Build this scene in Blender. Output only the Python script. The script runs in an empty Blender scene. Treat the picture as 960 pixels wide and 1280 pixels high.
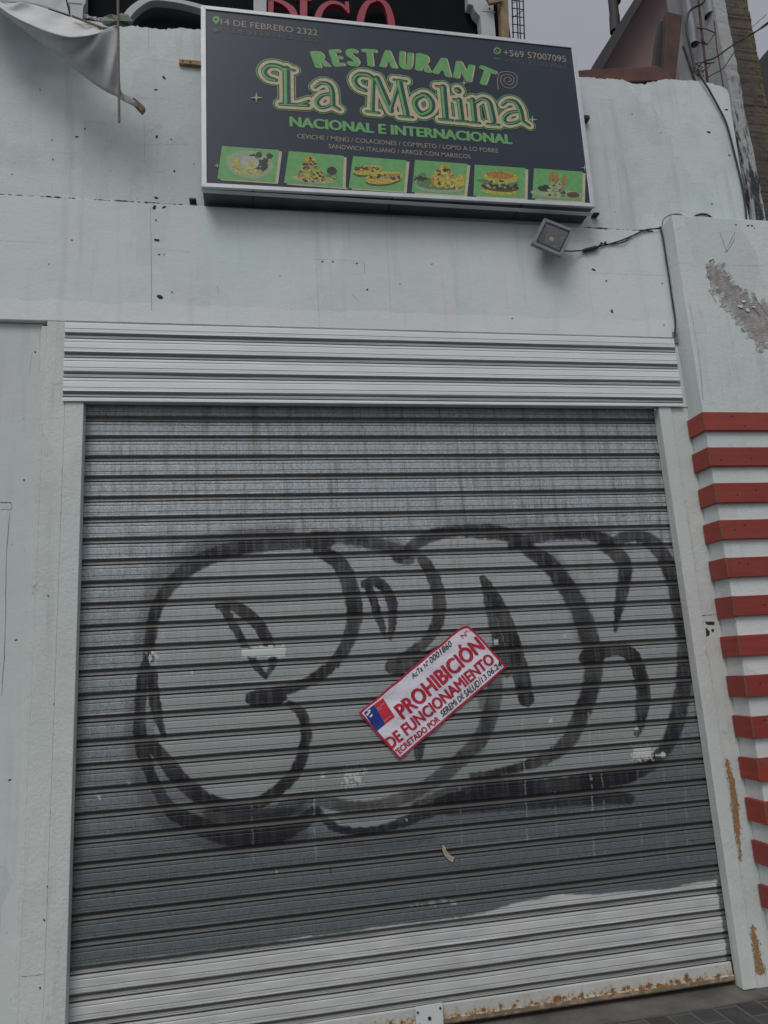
import bpy, math, random
import numpy as np
from mathutils import Vector, Matrix
R = math.radians
random.seed(7); rng = np.random.default_rng(7)
S = bpy.context.scene
COL = S.collection

# ------------------------------------------------------------------ camera
yaw, pitch, roll = 0.1907075, 0.2133730, -0.0597499
F, DIST, CAMZ = 920.0, 3.5823, 1.6
fw = Vector((math.sin(yaw)*math.cos(pitch), math.cos(yaw)*math.cos(pitch), math.sin(pitch)))
r0 = Vector((math.cos(yaw), -math.sin(yaw), 0)); u0 = r0.cross(fw)
rt = r0*math.cos(roll) + u0*math.sin(roll); up = -r0*math.sin(roll) + u0*math.cos(roll)
cd = bpy.data.cameras.new('camera'); cam = bpy.data.objects.new('camera', cd); COL.objects.link(cam)
M4 = Matrix((rt, up, -fw)).transposed().to_4x4(); M4.translation = Vector((0, -DIST, CAMZ))
cam.matrix_world = M4
cd.sensor_fit = 'HORIZONTAL'; cd.sensor_width = 36; cd.lens = 36*F/960
cd.clip_start = .05; cd.clip_end = 2000
S.camera = cam

# ------------------------------------------------------------------ sky, sun, exposure
SUN_EL, SUN_AZ = R(50), R(207)      # azimuth clockwise from +Y: behind the camera, a little to the left
w = bpy.data.worlds.new('World'); S.world = w; w.use_nodes = True
nt = w.node_tree; nt.nodes.clear()
sky = nt.nodes.new('ShaderNodeTexSky'); sky.sky_type = 'NISHITA'; sky.sun_disc = False
sky.sun_elevation = SUN_EL; sky.sun_rotation = SUN_AZ
sky.air_density = 1.0; sky.dust_density = 4.0; sky.ozone_density = 1.0
hs = nt.nodes.new('ShaderNodeHueSaturation'); hs.inputs['Saturation'].default_value = .24
mx = nt.nodes.new('ShaderNodeMixRGB'); mx.inputs[0].default_value = .55
cl = nt.nodes.new('ShaderNodeTexNoise'); cl.inputs['Scale'].default_value = 2.2; cl.inputs['Detail'].default_value = 5
cr = nt.nodes.new('ShaderNodeValToRGB')
cr.color_ramp.elements[0].position = .3; cr.color_ramp.elements[0].color = (3.9, 4.1, 4.75, 1)
cr.color_ramp.elements[1].position = .72; cr.color_ramp.elements[1].color = (5.0, 5.15, 5.75, 1)
tc = nt.nodes.new('ShaderNodeTexCoord')
bg = nt.nodes.new('ShaderNodeBackground'); bg.inputs[1].default_value = .10
wo = nt.nodes.new('ShaderNodeOutputWorld')
nt.links.new(tc.outputs['Generated'], cl.inputs['Vector']); nt.links.new(cl.outputs['Fac'], cr.inputs['Fac'])
nt.links.new(sky.outputs[0], hs.inputs['Color']); nt.links.new(hs.outputs[0], mx.inputs[1]); nt.links.new(cr.outputs[0], mx.inputs[2])
nt.links.new(mx.outputs[0], bg.inputs[0]); nt.links.new(bg.outputs[0], wo.inputs[0])
ld = bpy.data.lights.new('sun', 'SUN'); ld.energy = .9; ld.angle = R(28); ld.color = (1, .97, .93)
sun = bpy.data.objects.new('sun', ld); COL.objects.link(sun)
sd = Vector((math.sin(SUN_AZ)*math.cos(SUN_EL), math.cos(SUN_AZ)*math.cos(SUN_EL), math.sin(SUN_EL)))
sun.rotation_euler = sd.to_track_quat('Z', 'Y').to_euler()
S.view_settings.view_transform = 'Standard'; S.view_settings.look = 'None'
S.view_settings.gamma = 1; S.view_settings.use_curve_mapping = False
S.view_settings.exposure = -0.16

# ------------------------------------------------------------------ helpers
def P(px, py, Y=0.0):
    """point of the vertical plane y = Y that a photo measurement refers to"""
    d = rt*((px-480)/F) - up*((py-640)/F) + fw
    d = d/d.y*(DIST+Y)
    return Vector((d.x, Y, d.z+CAMZ))
def PX(px, py, X):
    d = rt*((px-480)/F) - up*((py-640)/F) + fw
    d = d/d.x*X
    return Vector((X, d.y-DIST, d.z+CAMZ))

class MB:
    def __init__(s): s.v=[]; s.f=[]; s.m=[]; s.sm=[]
    def add(s, vs, fs, mi=0, smooth=False):
        b=len(s.v); s.v += [tuple(v) for v in vs]
        for f in fs: s.f.append(tuple(i+b for i in f)); s.m.append(mi); s.sm.append(smooth)
    def box(s, x0,x1,y0,y1,z0,z1, mi=0):
        s.add([(x0,y0,z0),(x1,y0,z0),(x1,y1,z0),(x0,y1,z0),(x0,y0,z1),(x1,y0,z1),(x1,y1,z1),(x0,y1,z1)],
              [(0,1,5,4),(1,2,6,5),(2,3,7,6),(3,0,4,7),(4,5,6,7),(3,2,1,0)], mi)
    def prism(s, pts, depth, mi=0):
        """pts: loop of points (in a plane), extruded by vector depth"""
        n=len(pts); d=Vector(depth)
        a=[Vector(p) for p in pts]; b=[p+d for p in a]
        s.add(a+b, [tuple(range(n)), tuple(range(2*n-1,n-1,-1))]+[(i,i+n,(i+1)%n+n,(i+1)%n) for i in range(n)], mi)
    def poly(s, pts, mi=0): s.add(pts,[tuple(range(len(pts)))],mi)
    def tube(s, pts, r, mi=0, n=8, cap=True):
        pts=[Vector(p) for p in pts]; rs = r if isinstance(r,(list,tuple)) else [r]*len(pts)
        vs=[]; fs=[]; prev=None
        for i,p in enumerate(pts):
            t=(pts[min(i+1,len(pts)-1)]-pts[max(i-1,0)]).normalized()
            if prev is None:
                a=t.cross(Vector((0,0,1)));
                if a.length<.1: a=t.cross(Vector((1,0,0)))
            else: a=prev-t*prev.dot(t)
            a.normalize(); prev=a; b=t.cross(a)
            for k in range(n):
                an=2*math.pi*k/n; vs.append(p+(a*math.cos(an)+b*math.sin(an))*rs[i])
        for i in range(len(pts)-1):
            for k in range(n): fs.append((i*n+k,i*n+(k+1)%n,(i+1)*n+(k+1)%n,(i+1)*n+k))
        s.add(vs,fs,mi,True)
        if cap:
            s.add(vs[:n],[tuple(range(n-1,-1,-1))],mi); s.add(vs[-n:],[tuple(range(n))],mi)
    def build(s, name, mats, parent=None, bevel=0):
        me=bpy.data.meshes.new(name); me.from_pydata(s.v,[],s.f)
        if not isinstance(mats,(list,tuple)): mats=[mats]
        for m in mats: me.materials.append(m)
        me.polygons.foreach_set('material_index', s.m); me.polygons.foreach_set('use_smooth', s.sm); me.update()
        o=bpy.data.objects.new(name,me); COL.objects.link(o)
        if bevel:
            b=o.modifiers.new('bevel','BEVEL'); b.width=bevel; b.segments=2; b.limit_method='ANGLE'
        if parent is not None:
            bpy.context.view_layer.update()
            o.parent=parent; o.matrix_parent_inverse=parent.matrix_world.inverted()
        return o
def thing(name, loc, label, cat, group=None):
    o=bpy.data.objects.new(name,None); COL.objects.link(o); o.location=loc; o.empty_display_size=.1
    o['label']=label; o['category']=cat
    if group: o['group']=group
    bpy.context.view_layer.update()
    return o
def tag(o,label,cat,group=None,kind=None):
    if label: o['label']=label
    if cat: o['category']=cat
    if group: o['group']=group
    if kind: o['kind']=kind
    return o
def spline(pts, n=8):
    """Catmull-Rom through tuples of any length"""
    A=np.array(pts,float)
    if len(A)<3: return [tuple(A[0]+(A[-1]-A[0])*t) for t in np.linspace(0,1,n+1)]
    E=np.vstack([2*A[0]-A[1],A,2*A[-1]-A[-2]]); out=[]
    for i in range(1,len(E)-2):
        for t in np.linspace(0,1,n,endpoint=False):
            a,b,c,d=E[i-1],E[i],E[i+1],E[i+2]
            out.append(tuple(.5*((2*b)+(c-a)*t+(2*a-5*b+4*c-d)*t*t+(3*b-a-3*c+d)*t**3)))
    out.append(tuple(E[-2])); return out

# ------------------------------------------------------------------ materials
def newmat(name):
    m=bpy.data.materials.new(name); m.use_nodes=True
    n=m.node_tree; b=n.nodes['Principled BSDF']; return m,n,b
def N(n,t,**k):
    x=n.nodes.new(t)
    for a,v in k.items():
        if a in x.inputs.keys(): x.inputs[a].default_value=v
        else: setattr(x,a,v)
    return x
def noise(n, scale, detail=4, rough=.55, vec=None, mscale=None):
    t=N(n,'ShaderNodeTexNoise'); t.inputs['Scale'].default_value=scale; t.inputs['Detail'].default_value=detail; t.inputs['Roughness'].default_value=rough
    if vec is None: vec=N(n,'ShaderNodeTexCoord').outputs['Object']
    if mscale:
        mp=N(n,'ShaderNodeMapping'); mp.inputs['Scale'].default_value=mscale; n.links.new(vec,mp.inputs['Vector']); vec=mp.outputs[0]
    n.links.new(vec,t.inputs['Vector']); return t.outputs['Fac']
def ramp(n,src,p0,p1,c0=(0,0,0,1),c1=(1,1,1,1)):
    r=N(n,'ShaderNodeValToRGB'); e=r.color_ramp.elements
    e[0].position=p0; e[0].color=c0; e[1].position=p1; e[1].color=c1
    n.links.new(src,r.inputs[0]); return r.outputs[0]
def mix(n,fac,a,b,mode='MIX'):
    m=N(n,'ShaderNodeMixRGB'); m.blend_type=mode
    for i,v in ((0,fac),(1,a),(2,b)):
        if isinstance(v,(int,float)): m.inputs[i].default_value=v if i==0 else (v,v,v,1)
        elif isinstance(v,tuple): m.inputs[i].default_value=v
        else: n.links.new(v,m.inputs[i])
    return m.outputs[0]
def math_(n,op,a,b=None):
    m=N(n,'ShaderNodeMath'); m.operation=op
    for i,v in enumerate((a,b)):
        if v is None: continue
        if isinstance(v,(int,float)): m.inputs[i].default_value=v
        else: n.links.new(v,m.inputs[i])
    return m.outputs[0]
def bump(n,b,src,strength=.3,dist=.003):
    x=N(n,'ShaderNodeBump'); x.inputs['Strength'].default_value=strength; x.inputs['Distance'].default_value=dist
    n.links.new(src,x.inputs['Height']); n.links.new(x.outputs[0],b.inputs['Normal'])
def rgba(c): return (c[0],c[1],c[2],1)
def dull(c,k): return (c[0]*k,c[1]*k,c[2]*k,1)
def simple(name,c,rough=.6,var=.15,scale=12,metal=0,bs=.2,bd=.002,spec=.5):
    m,n,b=newmat(name)
    f=noise(n,scale,6); col=mix(n,ramp(n,f,.3,.7),dull(c,1-var),dull(c,1+var*.6))
    n.links.new(col,b.inputs['Base Color']); b.inputs['Roughness'].default_value=rough; b.inputs['Metallic'].default_value=metal
    b.inputs['Specular IOR Level'].default_value=spec
    if bs: bump(n,b,noise(n,scale*6,4),bs,bd)
    return m
def flat(name,c,rough=.5,spec=.4):
    m,n,b=newmat(name)
    col=mix(n,ramp(n,noise(n,30,4),.3,.7),dull(c,.86),dull(c,1.1))
    n.links.new(col,b.inputs['Base Color']); b.inputs['Roughness'].default_value=rough; b.inputs['Specular IOR Level'].default_value=spec
    return m
def painted_wall(name,c,dirt=.25,grain=.35,streak=.35,flake=0.0,band=None):
    """old white paint on plaster: roller patches, grime streaks, chips"""
    m,n,b=newmat(name)
    co=N(n,'ShaderNodeTexCoord').outputs['Object']
    big=noise(n,.9,3,.5,co); mid=noise(n,4,6,.6,co); fine=noise(n,60,5,.7,co)
    # roller patches: voronoi cells stretched upright
    vo=N(n,'ShaderNodeTexVoronoi'); vo.inputs['Scale'].default_value=1.0; vo.distance='CHEBYCHEV'
    mp=N(n,'ShaderNodeMapping'); mp.inputs['Scale'].default_value=(2.6,2.6,1.2)
    wob=mix(n,.05,co,N(n,'ShaderNodeTexNoise',Scale=3.0).outputs['Color'],'ADD')
    n.links.new(wob,mp.inputs['Vector']); n.links.new(mp.outputs[0],vo.inputs['Vector'])
    sep=N(n,'ShaderNodeSeparateColor'); n.links.new(vo.outputs['Color'],sep.inputs[0])
    patch=sep.outputs[0]
    col=mix(n,patch,dull(c,.87),dull((c[0]*1.0,c[1]*1.0,c[2]*1.0),1.05))
    col=mix(n,ramp(n,big,.35,.65),col,dull((c[0]*.93,c[1]*1.0,c[2]*1.0),.97))
    col=mix(n,math_(n,'MULTIPLY',ramp(n,mid,.5,.85),dirt),col,(c[0]*.62,c[1]*.6,c[2]*.55,1))
    if band:
        zz=N(n,'ShaderNodeSeparateXYZ'); n.links.new(co,zz.inputs[0])
        e=math_(n,'ADD',zz.outputs[2],math_(n,'MULTIPLY',noise(n,5,4,.6,co,(1,1,.3)),.10))
        col=mix(n,ramp(n,e,(band+.05)/1.0-.0+0,(band+.06)/1.0,(1,1,1,1),(0,0,0,1)) if False else math_(n,'MULTIPLY',math_(n,'LESS_THAN',e,band+.05),.55),col,(.80,.815,.80,1))
        x2=N(n,'ShaderNodeTexNoise'); x2.inputs['Scale'].default_value=1.0; x2.inputs['Detail'].default_value=1
        ob=math_(n,'GREATER_THAN',noise(n,1,1,.5,co,(3.2,3.2,.35)),.56)
        col=mix(n,math_(n,'MULTIPLY',ob,.22),col,(.78,.74,.74,1))
    st=noise(n,1,5,.6,co,(14,14,.9))
    col=mix(n,math_(n,'MULTIPLY',ramp(n,st,.56,.8),streak),col,(c[0]*.6,c[1]*.6,c[2]*.56,1))
    spk=ramp(n,noise(n,38,3,.6,co),.70,.74)
    col=mix(n,math_(n,'MULTIPLY',spk,.55),col,(c[0]*.42,c[1]*.42,c[2]*.40,1))
    if flake:
        fl=ramp(n,noise(n,7,9,.72,co),.62,.635)
        col=mix(n,math_(n,'MULTIPLY',fl,flake),col,(.2,.185,.165,1))
    n.links.new(col,b.inputs['Base Color']); b.inputs['Roughness'].default_value=.72
    b.inputs['Specular IOR Level'].default_value=.3
    h=math_(n,'ADD',math_(n,'MULTIPLY',fine,grain),math_(n,'ADD',math_(n,'MULTIPLY',mid,1.2),math_(n,'MULTIPLY',patch,.25)))
    bump(n,b,h,.6,.010)
    return m
WALLC=(.67,.722,.722)
m_wall=painted_wall('white_wall_paint',WALLC,dirt=.55,grain=.5,streak=.6,flake=.0)
m_fascia=painted_wall('white_fascia_paint',(.71,.762,.76),dirt=.26,grain=.3,streak=.45,band=3.50)
m_panel=painted_wall('panel_paint',(.64,.68,.67),dirt=.2,grain=.15,streak=.3)
m_wood_white=painted_wall('white_painted_timber',(.68,.70,.675),dirt=.3,grain=.6,streak=.8,flake=.25)
m_pil=painted_wall('pilaster_paint',(.69,.72,.715),dirt=.22,grain=.5,streak=.5,flake=.12)
m_hole=simple('dark_hole',(.03,.03,.032),.9,bs=0)
m_crack=simple('crack_line',(.16,.165,.16),.9,bs=0)
m_bare=simple('bare_plaster',(.46,.445,.43),.95,.35,22,bs=1,bd=.012)
m_flake=simple('curling_paint',(.66,.68,.66),.7,.1)
m_dark=simple('interior_dark',(.02,.02,.022),.9,bs=0)
m_alu=simple('aluminium_trim',(.62,.66,.68),.42,.12,8,.25)
m_white_metal=simple('white_sheet_metal',(.70,.73,.72),.45,.12,6,.0)
m_black=simple('black_plastic',(.02,.021,.023),.5,.2)
m_cable=simple('black_cable',(.022,.024,.026),.55,.3)
m_moss=simple('moss',(.17,.18,.06),.95,.5,40,bs=.8,bd=.01)

# galvanised shutter: the paint on it comes in as measured masks (graf: R black, G silver, B white)
def shutter_mat(name, white=False):
    m,n,b=newmat(name)
    co=N(n,'ShaderNodeTexCoord').outputs['Object']
    g=N(n,'ShaderNodeAttribute'); g.attribute_name='graf'; gs=N(n,'ShaderNodeSeparateColor'); n.links.new(g.outputs['Color'],gs.inputs[0])
    d=N(n,'ShaderNodeAttribute'); d.attribute_name='dust_shade'; ds=N(n,'ShaderNodeSeparateColor'); n.links.new(d.outputs['Color'],ds.inputs[0])
    if white:
        base=mix(n,ramp(n,noise(n,3,5,.6,co,(1,1,8)),.35,.7),(.76,.80,.81,1),(.86,.90,.91,1))
        tint=(.12,.118,.115,1)
    else:
        sp=N(n,'ShaderNodeTexVoronoi'); sp.inputs['Scale'].default_value=85; n.links.new(co,sp.inputs['Vector'])
        s1=N(n,'ShaderNodeSeparateColor'); n.links.new(sp.outputs['Color'],s1.inputs[0])
        sp2=noise(n,120,4,.7,co)
        base=mix(n,s1.outputs[0],(.21,.235,.25,1),(.40,.44,.465,1))
        base=mix(n,ramp(n,sp2,.35,.7),base,(.56,.62,.65,1))
        # cleaner and brighter high up, dull and grimy lower down
        z=N(n,'ShaderNodeSeparateXYZ'); n.links.new(co,z.inputs[0])
        hgt=ramp(n,math_(n,'ADD',math_(n,'MULTIPLY',z.outputs[2],.34),math_(n,'MULTIPLY',noise(n,1.3,3,.5,co),.3)),.44,.92)
        base=mix(n,hgt,mix(n,.78,base,(.060,.074,.074,1)),base)
        # vertical runs and hairlines
        run=ramp(n,noise(n,1,6,.65,co,(30,30,2.2)),.50,.68)
        base=mix(n,math_(n,'MULTIPLY',run,math_(n,'MULTIPLY',hgt,.62)),base,(.20,.145,.105,1))
        run2=ramp(n,noise(n,1,4,.7,co,(55,55,1.5)),.5,.75)
        base=mix(n,math_(n,'MULTIPLY',run2,.35),base,(.14,.15,.155,1))
        hl=ramp(n,noise(n,1,2,.5,co,(330,330,.4)),.62,.68)
        base=mix(n,math_(n,'MULTIPLY',hl,.42),base,(.08,.085,.09,1))
        base=mix(n,math_(n,'MULTIPLY',gs.outputs[1],.62),base,(.42,.445,.44,1))
        tint=(.135,.125,.113,1)
    # black spray
    blk=math_(n,'MULTIPLY',gs.outputs[0],math_(n,'SUBTRACT',1.0,math_(n,'MULTIPLY',ramp(n,noise(n,1,5,.7,co,(26,26,90)),.55,.78),.16)))
    base=mix(n,blk,base,(.013,.013,.018,1))
    # white paint
    wc=mix(n,ramp(n,noise(n,5,6,.6,co,(1,1,6)),.35,.75),(.60,.63,.615,1),(.78,.81,.795,1))
    base=mix(n,gs.outputs[2],base,wc)
    # dusty rolled joints; shade painted into undercuts and gaps, dirt in pressed lines
    base=mix(n,math_(n,'MULTIPLY',ds.outputs[0],math_(n,'ADD',.45,math_(n,'MULTIPLY',noise(n,1,4,.6,co,(6,6,60)),.6))),base,tint)
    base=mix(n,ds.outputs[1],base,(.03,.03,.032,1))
    # fine scratches
    sc=ramp(n,noise(n,1,3,.8,co,(6,6,420)),.66,.70)
    base=mix(n,math_(n,'MULTIPLY',sc,.12),base,(.6,.62,.62,1))
    n.links.new(base,b.inputs['Base Color'])
    b.inputs['Metallic'].default_value=0 if white else .15
    b.inputs['Roughness'].default_value=.45 if white else .5
    bump(n,b,math_(n,'ADD',noise(n,90,4,.6,co),math_(n,'MULTIPLY',noise(n,1,3,.6,co,(3,3,60)),.8)),.18,.002)
    return m
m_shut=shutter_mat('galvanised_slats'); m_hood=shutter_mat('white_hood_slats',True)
def rusty(name,c,zlo=None,amount=.5,scale=30):
    m,n,b=newmat(name); co=N(n,'ShaderNodeTexCoord').outputs['Object']
    base=mix(n,ramp(n,noise(n,6,5,.6,co),.35,.7),dull(c,.82),rgba(c))
    f=noise(n,scale,8,.7,co)
    if zlo is not None:
        z=N(n,'ShaderNodeSeparateXYZ'); n.links.new(co,z.inputs[0])
        k=N(n,'ShaderNodeMapRange'); k.inputs[1].default_value=zlo[0]; k.inputs[2].default_value=zlo[1]; k.inputs[3].default_value=.235; k.inputs[4].default_value=-.10
        n.links.new(z.outputs[2],k.inputs[0]); f=math_(n,'ADD',f,k.outputs[0])
    halo=ramp(n,f,.50,.60); rst=ramp(n,f,.60,.64)
    rc=mix(n,noise(n,90,5,.7,co),(.10,.035,.012,1),(.36,.16,.05,1))
    base=mix(n,math_(n,'MULTIPLY',halo,amount),base,(.46,.36,.22,1)); base=mix(n,rst,base,rc)
    n.links.new(base,b.inputs['Base Color']); b.inputs['Roughness'].default_value=.75
    bump(n,b,f,.5,.004); return m
m_rail_b=rusty('rusting_bottom_rail',(.56,.58,.56),(.030,.115),.75,34)

# ------------------------------------------------------------------ ground
m,n,b=newmat('dark_pavers'); co=N(n,'ShaderNodeTexCoord').outputs['Object']
br=N(n,'ShaderNodeTexBrick'); br.offset=.5
mp=N(n,'ShaderNodeMapping'); mp.inputs['Rotation'].default_value=(0,0,R(90)); n.links.new(co,mp.inputs[0]); n.links.new(mp.outputs[0],br.inputs['Vector'])
br.inputs['Color1'].default_value=(.045,.044,.045,1); br.inputs['Color2'].default_value=(.075,.072,.072,1); br.inputs['Mortar'].default_value=(.13,.12,.105,1)
br.inputs['Scale'].default_value=1; br.inputs['Brick Width'].default_value=.22; br.inputs['Row Height'].default_value=.115; br.inputs['Mortar Size'].default_value=.006; br.inputs['Mortar Smooth'].default_value=.3
c_=mix(n,math_(n,'MULTIPLY',ramp(n,noise(n,9,7,.65,co),.45,.75),.5),br.outputs['Color'],(.13,.12,.11,1))
n.links.new(c_,b.inputs['Base Color']); b.inputs['Roughness'].default_value=.85
bump(n,b,math_(n,'SUBTRACT',math_(n,'MULTIPLY',noise(n,70,5,.6,co),.5),br.outputs['Fac']),.6,.006)
m_pav=m
m_conc=simple('worn_concrete',(.15,.14,.125),.9,.45,5,bs=.7,bd=.006)
g=MB(); g.poly([(-60,-60,0),(60,-60,0),(60,-.09,0),(-60,-.09,0)]); tag(g.build('sidewalk',m_pav),None,None,kind='structure')
g=MB()
xs=np.linspace(-8,9,120); top=[(x,-.09-.004+.006*math.sin(x*9)+.004*math.sin(x*23),.006) for x in xs]; back=[(x,.40,.018) for x in xs]
for i in range(len(xs)-1): g.poly([top[i],top[i+1],back[i+1],back[i]])
for i in range(len(xs)-1): g.poly([(top[i][0],top[i][1],-.02),(top[i+1][0],top[i+1][1],-.02),top[i+1],top[i]])
tag(g.build('threshold_path',m_conc),None,None,kind='structure')
g=MB(); g.poly([(-300,.395,-.01),(300,.395,-.01),(300,600,-.01),(-300,600,-.01)]); tag(g.build('ground',m_conc),None,None,kind='structure')

# ------------------------------------------------------------------ the restaurant's wall
bld=thing('restaurant_building',(0,0,0),'white painted plaster facade round the closed roller shutter, weathered and patched','building')
def dots(mb, lst, Y, mi):
    for (px,py,r) in lst:
        c=P(px,py,Y); k=r*.0040; n_=9; o=[]
        ph=random.random()*6
        for i in range(n_):
            a=2*math.pi*i/n_; q=k*(1+.35*math.sin(2*a+ph)+.2*random.uniform(-1,1))
            o.append((c.x+math.cos(a)*q*1.15,Y,c.z+math.sin(a)*q))
        mb.poly(o,mi)
def line(mb, pts, Y, mi, wpx=.5, jit=.4):
    pts=spline(pts,7) if len(pts)>2 else spline(pts,10)
    L=[]; Rr=[]
    for i,p in enumerate(pts):
        q=P(p[0]+random.uniform(-jit,jit),p[1]+random.uniform(-jit,jit),Y)
        a=P(*pts[max(i-1,0)][:2],Y); c=P(*pts[min(i+1,len(pts)-1)][:2],Y); t=(c-a); t.y=0; t.normalize()
        nn=Vector((-t.z,0,t.x))*(wpx*.004*random.uniform(.4,1.2)*.5)
        L.append(q+nn); Rr.append(q-nn)
    for i in range(len(L)-1): mb.poly([L[i],L[i+1],Rr[i+1],Rr[i]],mi)
XL,XR=-4.0,2.485
# fascia band over the shutter
f=MB(); f.box(XL,XR,0,.30,3.392,4.082)
dots(f,[(196,300,2.6),(199,318,1.1),(205,318,.8),(195,275,1.2),(200,371,3),(215,365,1),(193,259,2.4),(205,259,1.8),(403,327,1.2),(416,327,1),(446,329,1.2),(459,362,1.2),
        (742,337,2.4),(758,351,1.5),(828,354,1),(765,389,2.2),(830,406,1),(860,385,1),(540,330,.8),(90,300,.9),(61,330,.7),(350,345,.7),(640,398,.9),(612,421,.9),(500,355,.7)],-.0016,1)
for L_ in ([(188.5,258),(189.5,388)],[(177,311),(210,312.5),(238,315)],[(392,324),(430,325),(453,328)],[(455,328),(456,342)],[(440,367),(448,376)],[(272,357),(273,368)],[(395,325),(400,420)],
           [(735,341),(790,343),(838,345)],[(0,301),(60,303)],[(482,262),(489,400)]):
    line(f,L_,-.0015,2,.35 if L_[0][0] in (272,440,455,188.5) else .16,.25)
f.build('fascia',[m_fascia,m_hole,m_crack],bld,.004)
# upper wall, set back a little, with a broken top edge
uw=MB()
tl=[(-420,-70),(-60,2),(60,20),(135,29),(150,30),(158,31),(166,32),(172,33),(182,35),(196,35.5),(211,37),(225,35),(247,37),(300,44),(420,60),(560,76),(700,90),(722,96),(735,97),(748,98),(757,99),(772,99),(781,100),(785,103),(795,105),(806,106),(815,103),(828,99),(845,100),(868,101),(886,103),(896,106),(903,108),(908,112),(911,119)]
tl2=[]
for (a,b),(c,d) in zip(tl,tl[1:]):
    k=max(1,int((c-a)/2.5)) if a>100 else 1
    for q in range(k): tl2.append((a+(c-a)*q/k,b+(d-b)*q/k))
tl2.append(tl[-1]); tl=tl2
tops=[P(a+random.uniform(-.5,.5),b+random.gauss(0,.55)+.35*math.sin(a*.23)*math.sin(a*.07),.03) for a,b in tl]
xr=[P(*q,.03) for q in [(914,140),(919,170),(926,215),(934,262),(937,276)]]
lo=[Vector((XL,.03,4.0)),Vector((xr[-1].x,.03,4.0))]
ring=[lo[0]]+[Vector((XL,.03,tops[0].z))]+tops[1:]+xr+[lo[1]]
uw.prism(ring,(0,.22,0))
dots(uw,[(205,97,2.2),(195,112,1.6),(196,171,1.8),(214,174,1),(195,247,2),(218,214,1.3),(106,161,1),(96,171,1.6),(65,175,.8),(66,199,1),(242,205,.7),(15,218,.8),(50,112,1),
         (908,137,2),(886,165,2.4),(912,194,1.6),(890,255,1.2),(826,166,.8),(769,265,.7),(790,143,.9),(733,243,.8),(742,268,2.2)],.0285,1)
for L_ in ([(186,32),(185.5,65)],[(170,182),(235,180)],[(180,150),(181,205)],[(195,215),(205,214)],[(150,120),(215,124)]): line(uw,L_,.0288,2,.2,.3)
uw.build('upper_wall',[m_wall,m_hole,m_crack],bld)
# parapet cap crumbs: broken render along the top edge
cr_=MB()
for i in range(3,len(tops)-1):
    a,b_=tops[i],tops[i+1]
    for k in range(3):
        if random.random()<.6:
            c=a.lerp(b_,random.random()); s=random.uniform(.004,.012)
            cr_.box(c.x-s,c.x+s,.035+random.random()*.03,.09,c.z-.02,c.z+s*.8)
cr_.build('broken_edge',m_bare,bld)
# left column, jamb strip and recessed panel
lp=MB(); lp.box(-.945,-.848,0,.10,0,3.3905); lp.box(-.972,-.9452,.008,.10,0,3.368)
line(lp,[(59,1122),(59,1200),(57,1279)],-.0015,1,.3)
line(lp,[(84,505),(79,700),(71,900),(60,1115)],-.0013,1,.28); line(lp,[(26,1221),(55,1218)],-.0015,1,.4)
dots(lp,[(76,706,1),(72,790,1),(68,880,1),(61,1108,1.6),(66,1010,1.4),(55,1150,1),(50,1235,1),(60,745,.9)],-.0015,2)
lp.build('left_pier',[m_wood_white,m_crack,m_hole],bld,.004)
rp=MB(); rp.box(XL,-.9722,.032,.12,0,3.3905)
line(rp,[(0,628),(14,628)],.0305,1,1.2,.3); line(rp,[(14,628),(14,636),(0,637)],.0305,1,.5); line(rp,[(12,640),(8,700),(6,800),(2,870)],.0305,1,.5)
line(rp,[(50,418),(48,600),(40,800),(28,1110)],.0305,1,.2,.15)
line(rp,[(40,440),(36,470)],.0305,1,.2)
dots(rp,[(44,440,1),(30,600,1),(20,800,1),(12,975,1.2)],.0305,2)
rp.build('recessed_panel',[m_panel,m_crack,m_hole],bld,.003)
# right plank column between the guide and the pilaster
pc=MB(); pc.box(2.377,2.4848,.004,.10,0,2.9655)
pc.box(2.46,2.4848,.0,.10,2.967,3.3905)
line(pc,[(902,768),(880,769),(868,770)],.0025,1,.7,.3); line(pc,[(868,771),(871,790),(873,812)],.0025,1,.8,.3)
# remains of stencilled marks on the plank
for q in ([(881,777),(893,777),(893,781),(884,781)],[(882,784),(887,789),(887,794),(883,796)],[(890,786),(893,787),(892,790),(889,789)]): pc.poly([P(a,b_,.0022) for a,b_ in q],2)
pc.build('plank_column',[m_wood_white,m_crack,m_hole],bld,.004)
# rust bleeding along the plank
m_ruststain=rusty('rust_stain',(.36,.20,.085),None,.8,60)
def ribbon(mb,pts,X0,Y,mi=0):
    L=[];Rr=[]
    for (a,b_,wd) in spline(pts,9):
        j=random.uniform(-.8,.8)
        L.append(P(a-wd*.68+j,b_,Y)); Rr.append(P(a+wd*.68+j*.5+random.uniform(-.7,.7),b_,Y))
    for i in range(len(L)-1): mb.poly([L[i],L[i+1],Rr[i+1],Rr[i]],mi)
def speck(mb,pts,n_,Y,mi=0):
    sp=spline(pts,9)
    for _ in range(n_):
        i=random.randrange(len(sp)-1); a,b_,w_=sp[i]
        c=P(a+random.gauss(0,.42)*(w_+1.5),b_+random.uniform(-4,4),Y-.0002*random.random()); q=random.uniform(.0012,.0042)
        mb.poly([(c.x+math.cos(t)*q*random.uniform(.5,1.2),c.y,c.z+math.sin(t)*q*random.uniform(.6,1.8)) for t in np.linspace(0,6.28,8)[:-1]],mi)
for RP in ([(908,950,1),(912,966,4),(916,985,5),(919,1010,6),(921,1035,5),(923,1050,2),(926,1075,1)],[(941,1160,1),(943,1172,4),(946,1190,5),(949,1208,7),(951,1216,7)]):
    rs=MB(); ribbon(rs,RP,0,.0019); speck(rs,RP,420,.0014,0); rs.build('rust_stain',m_ruststain,bld)
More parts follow.
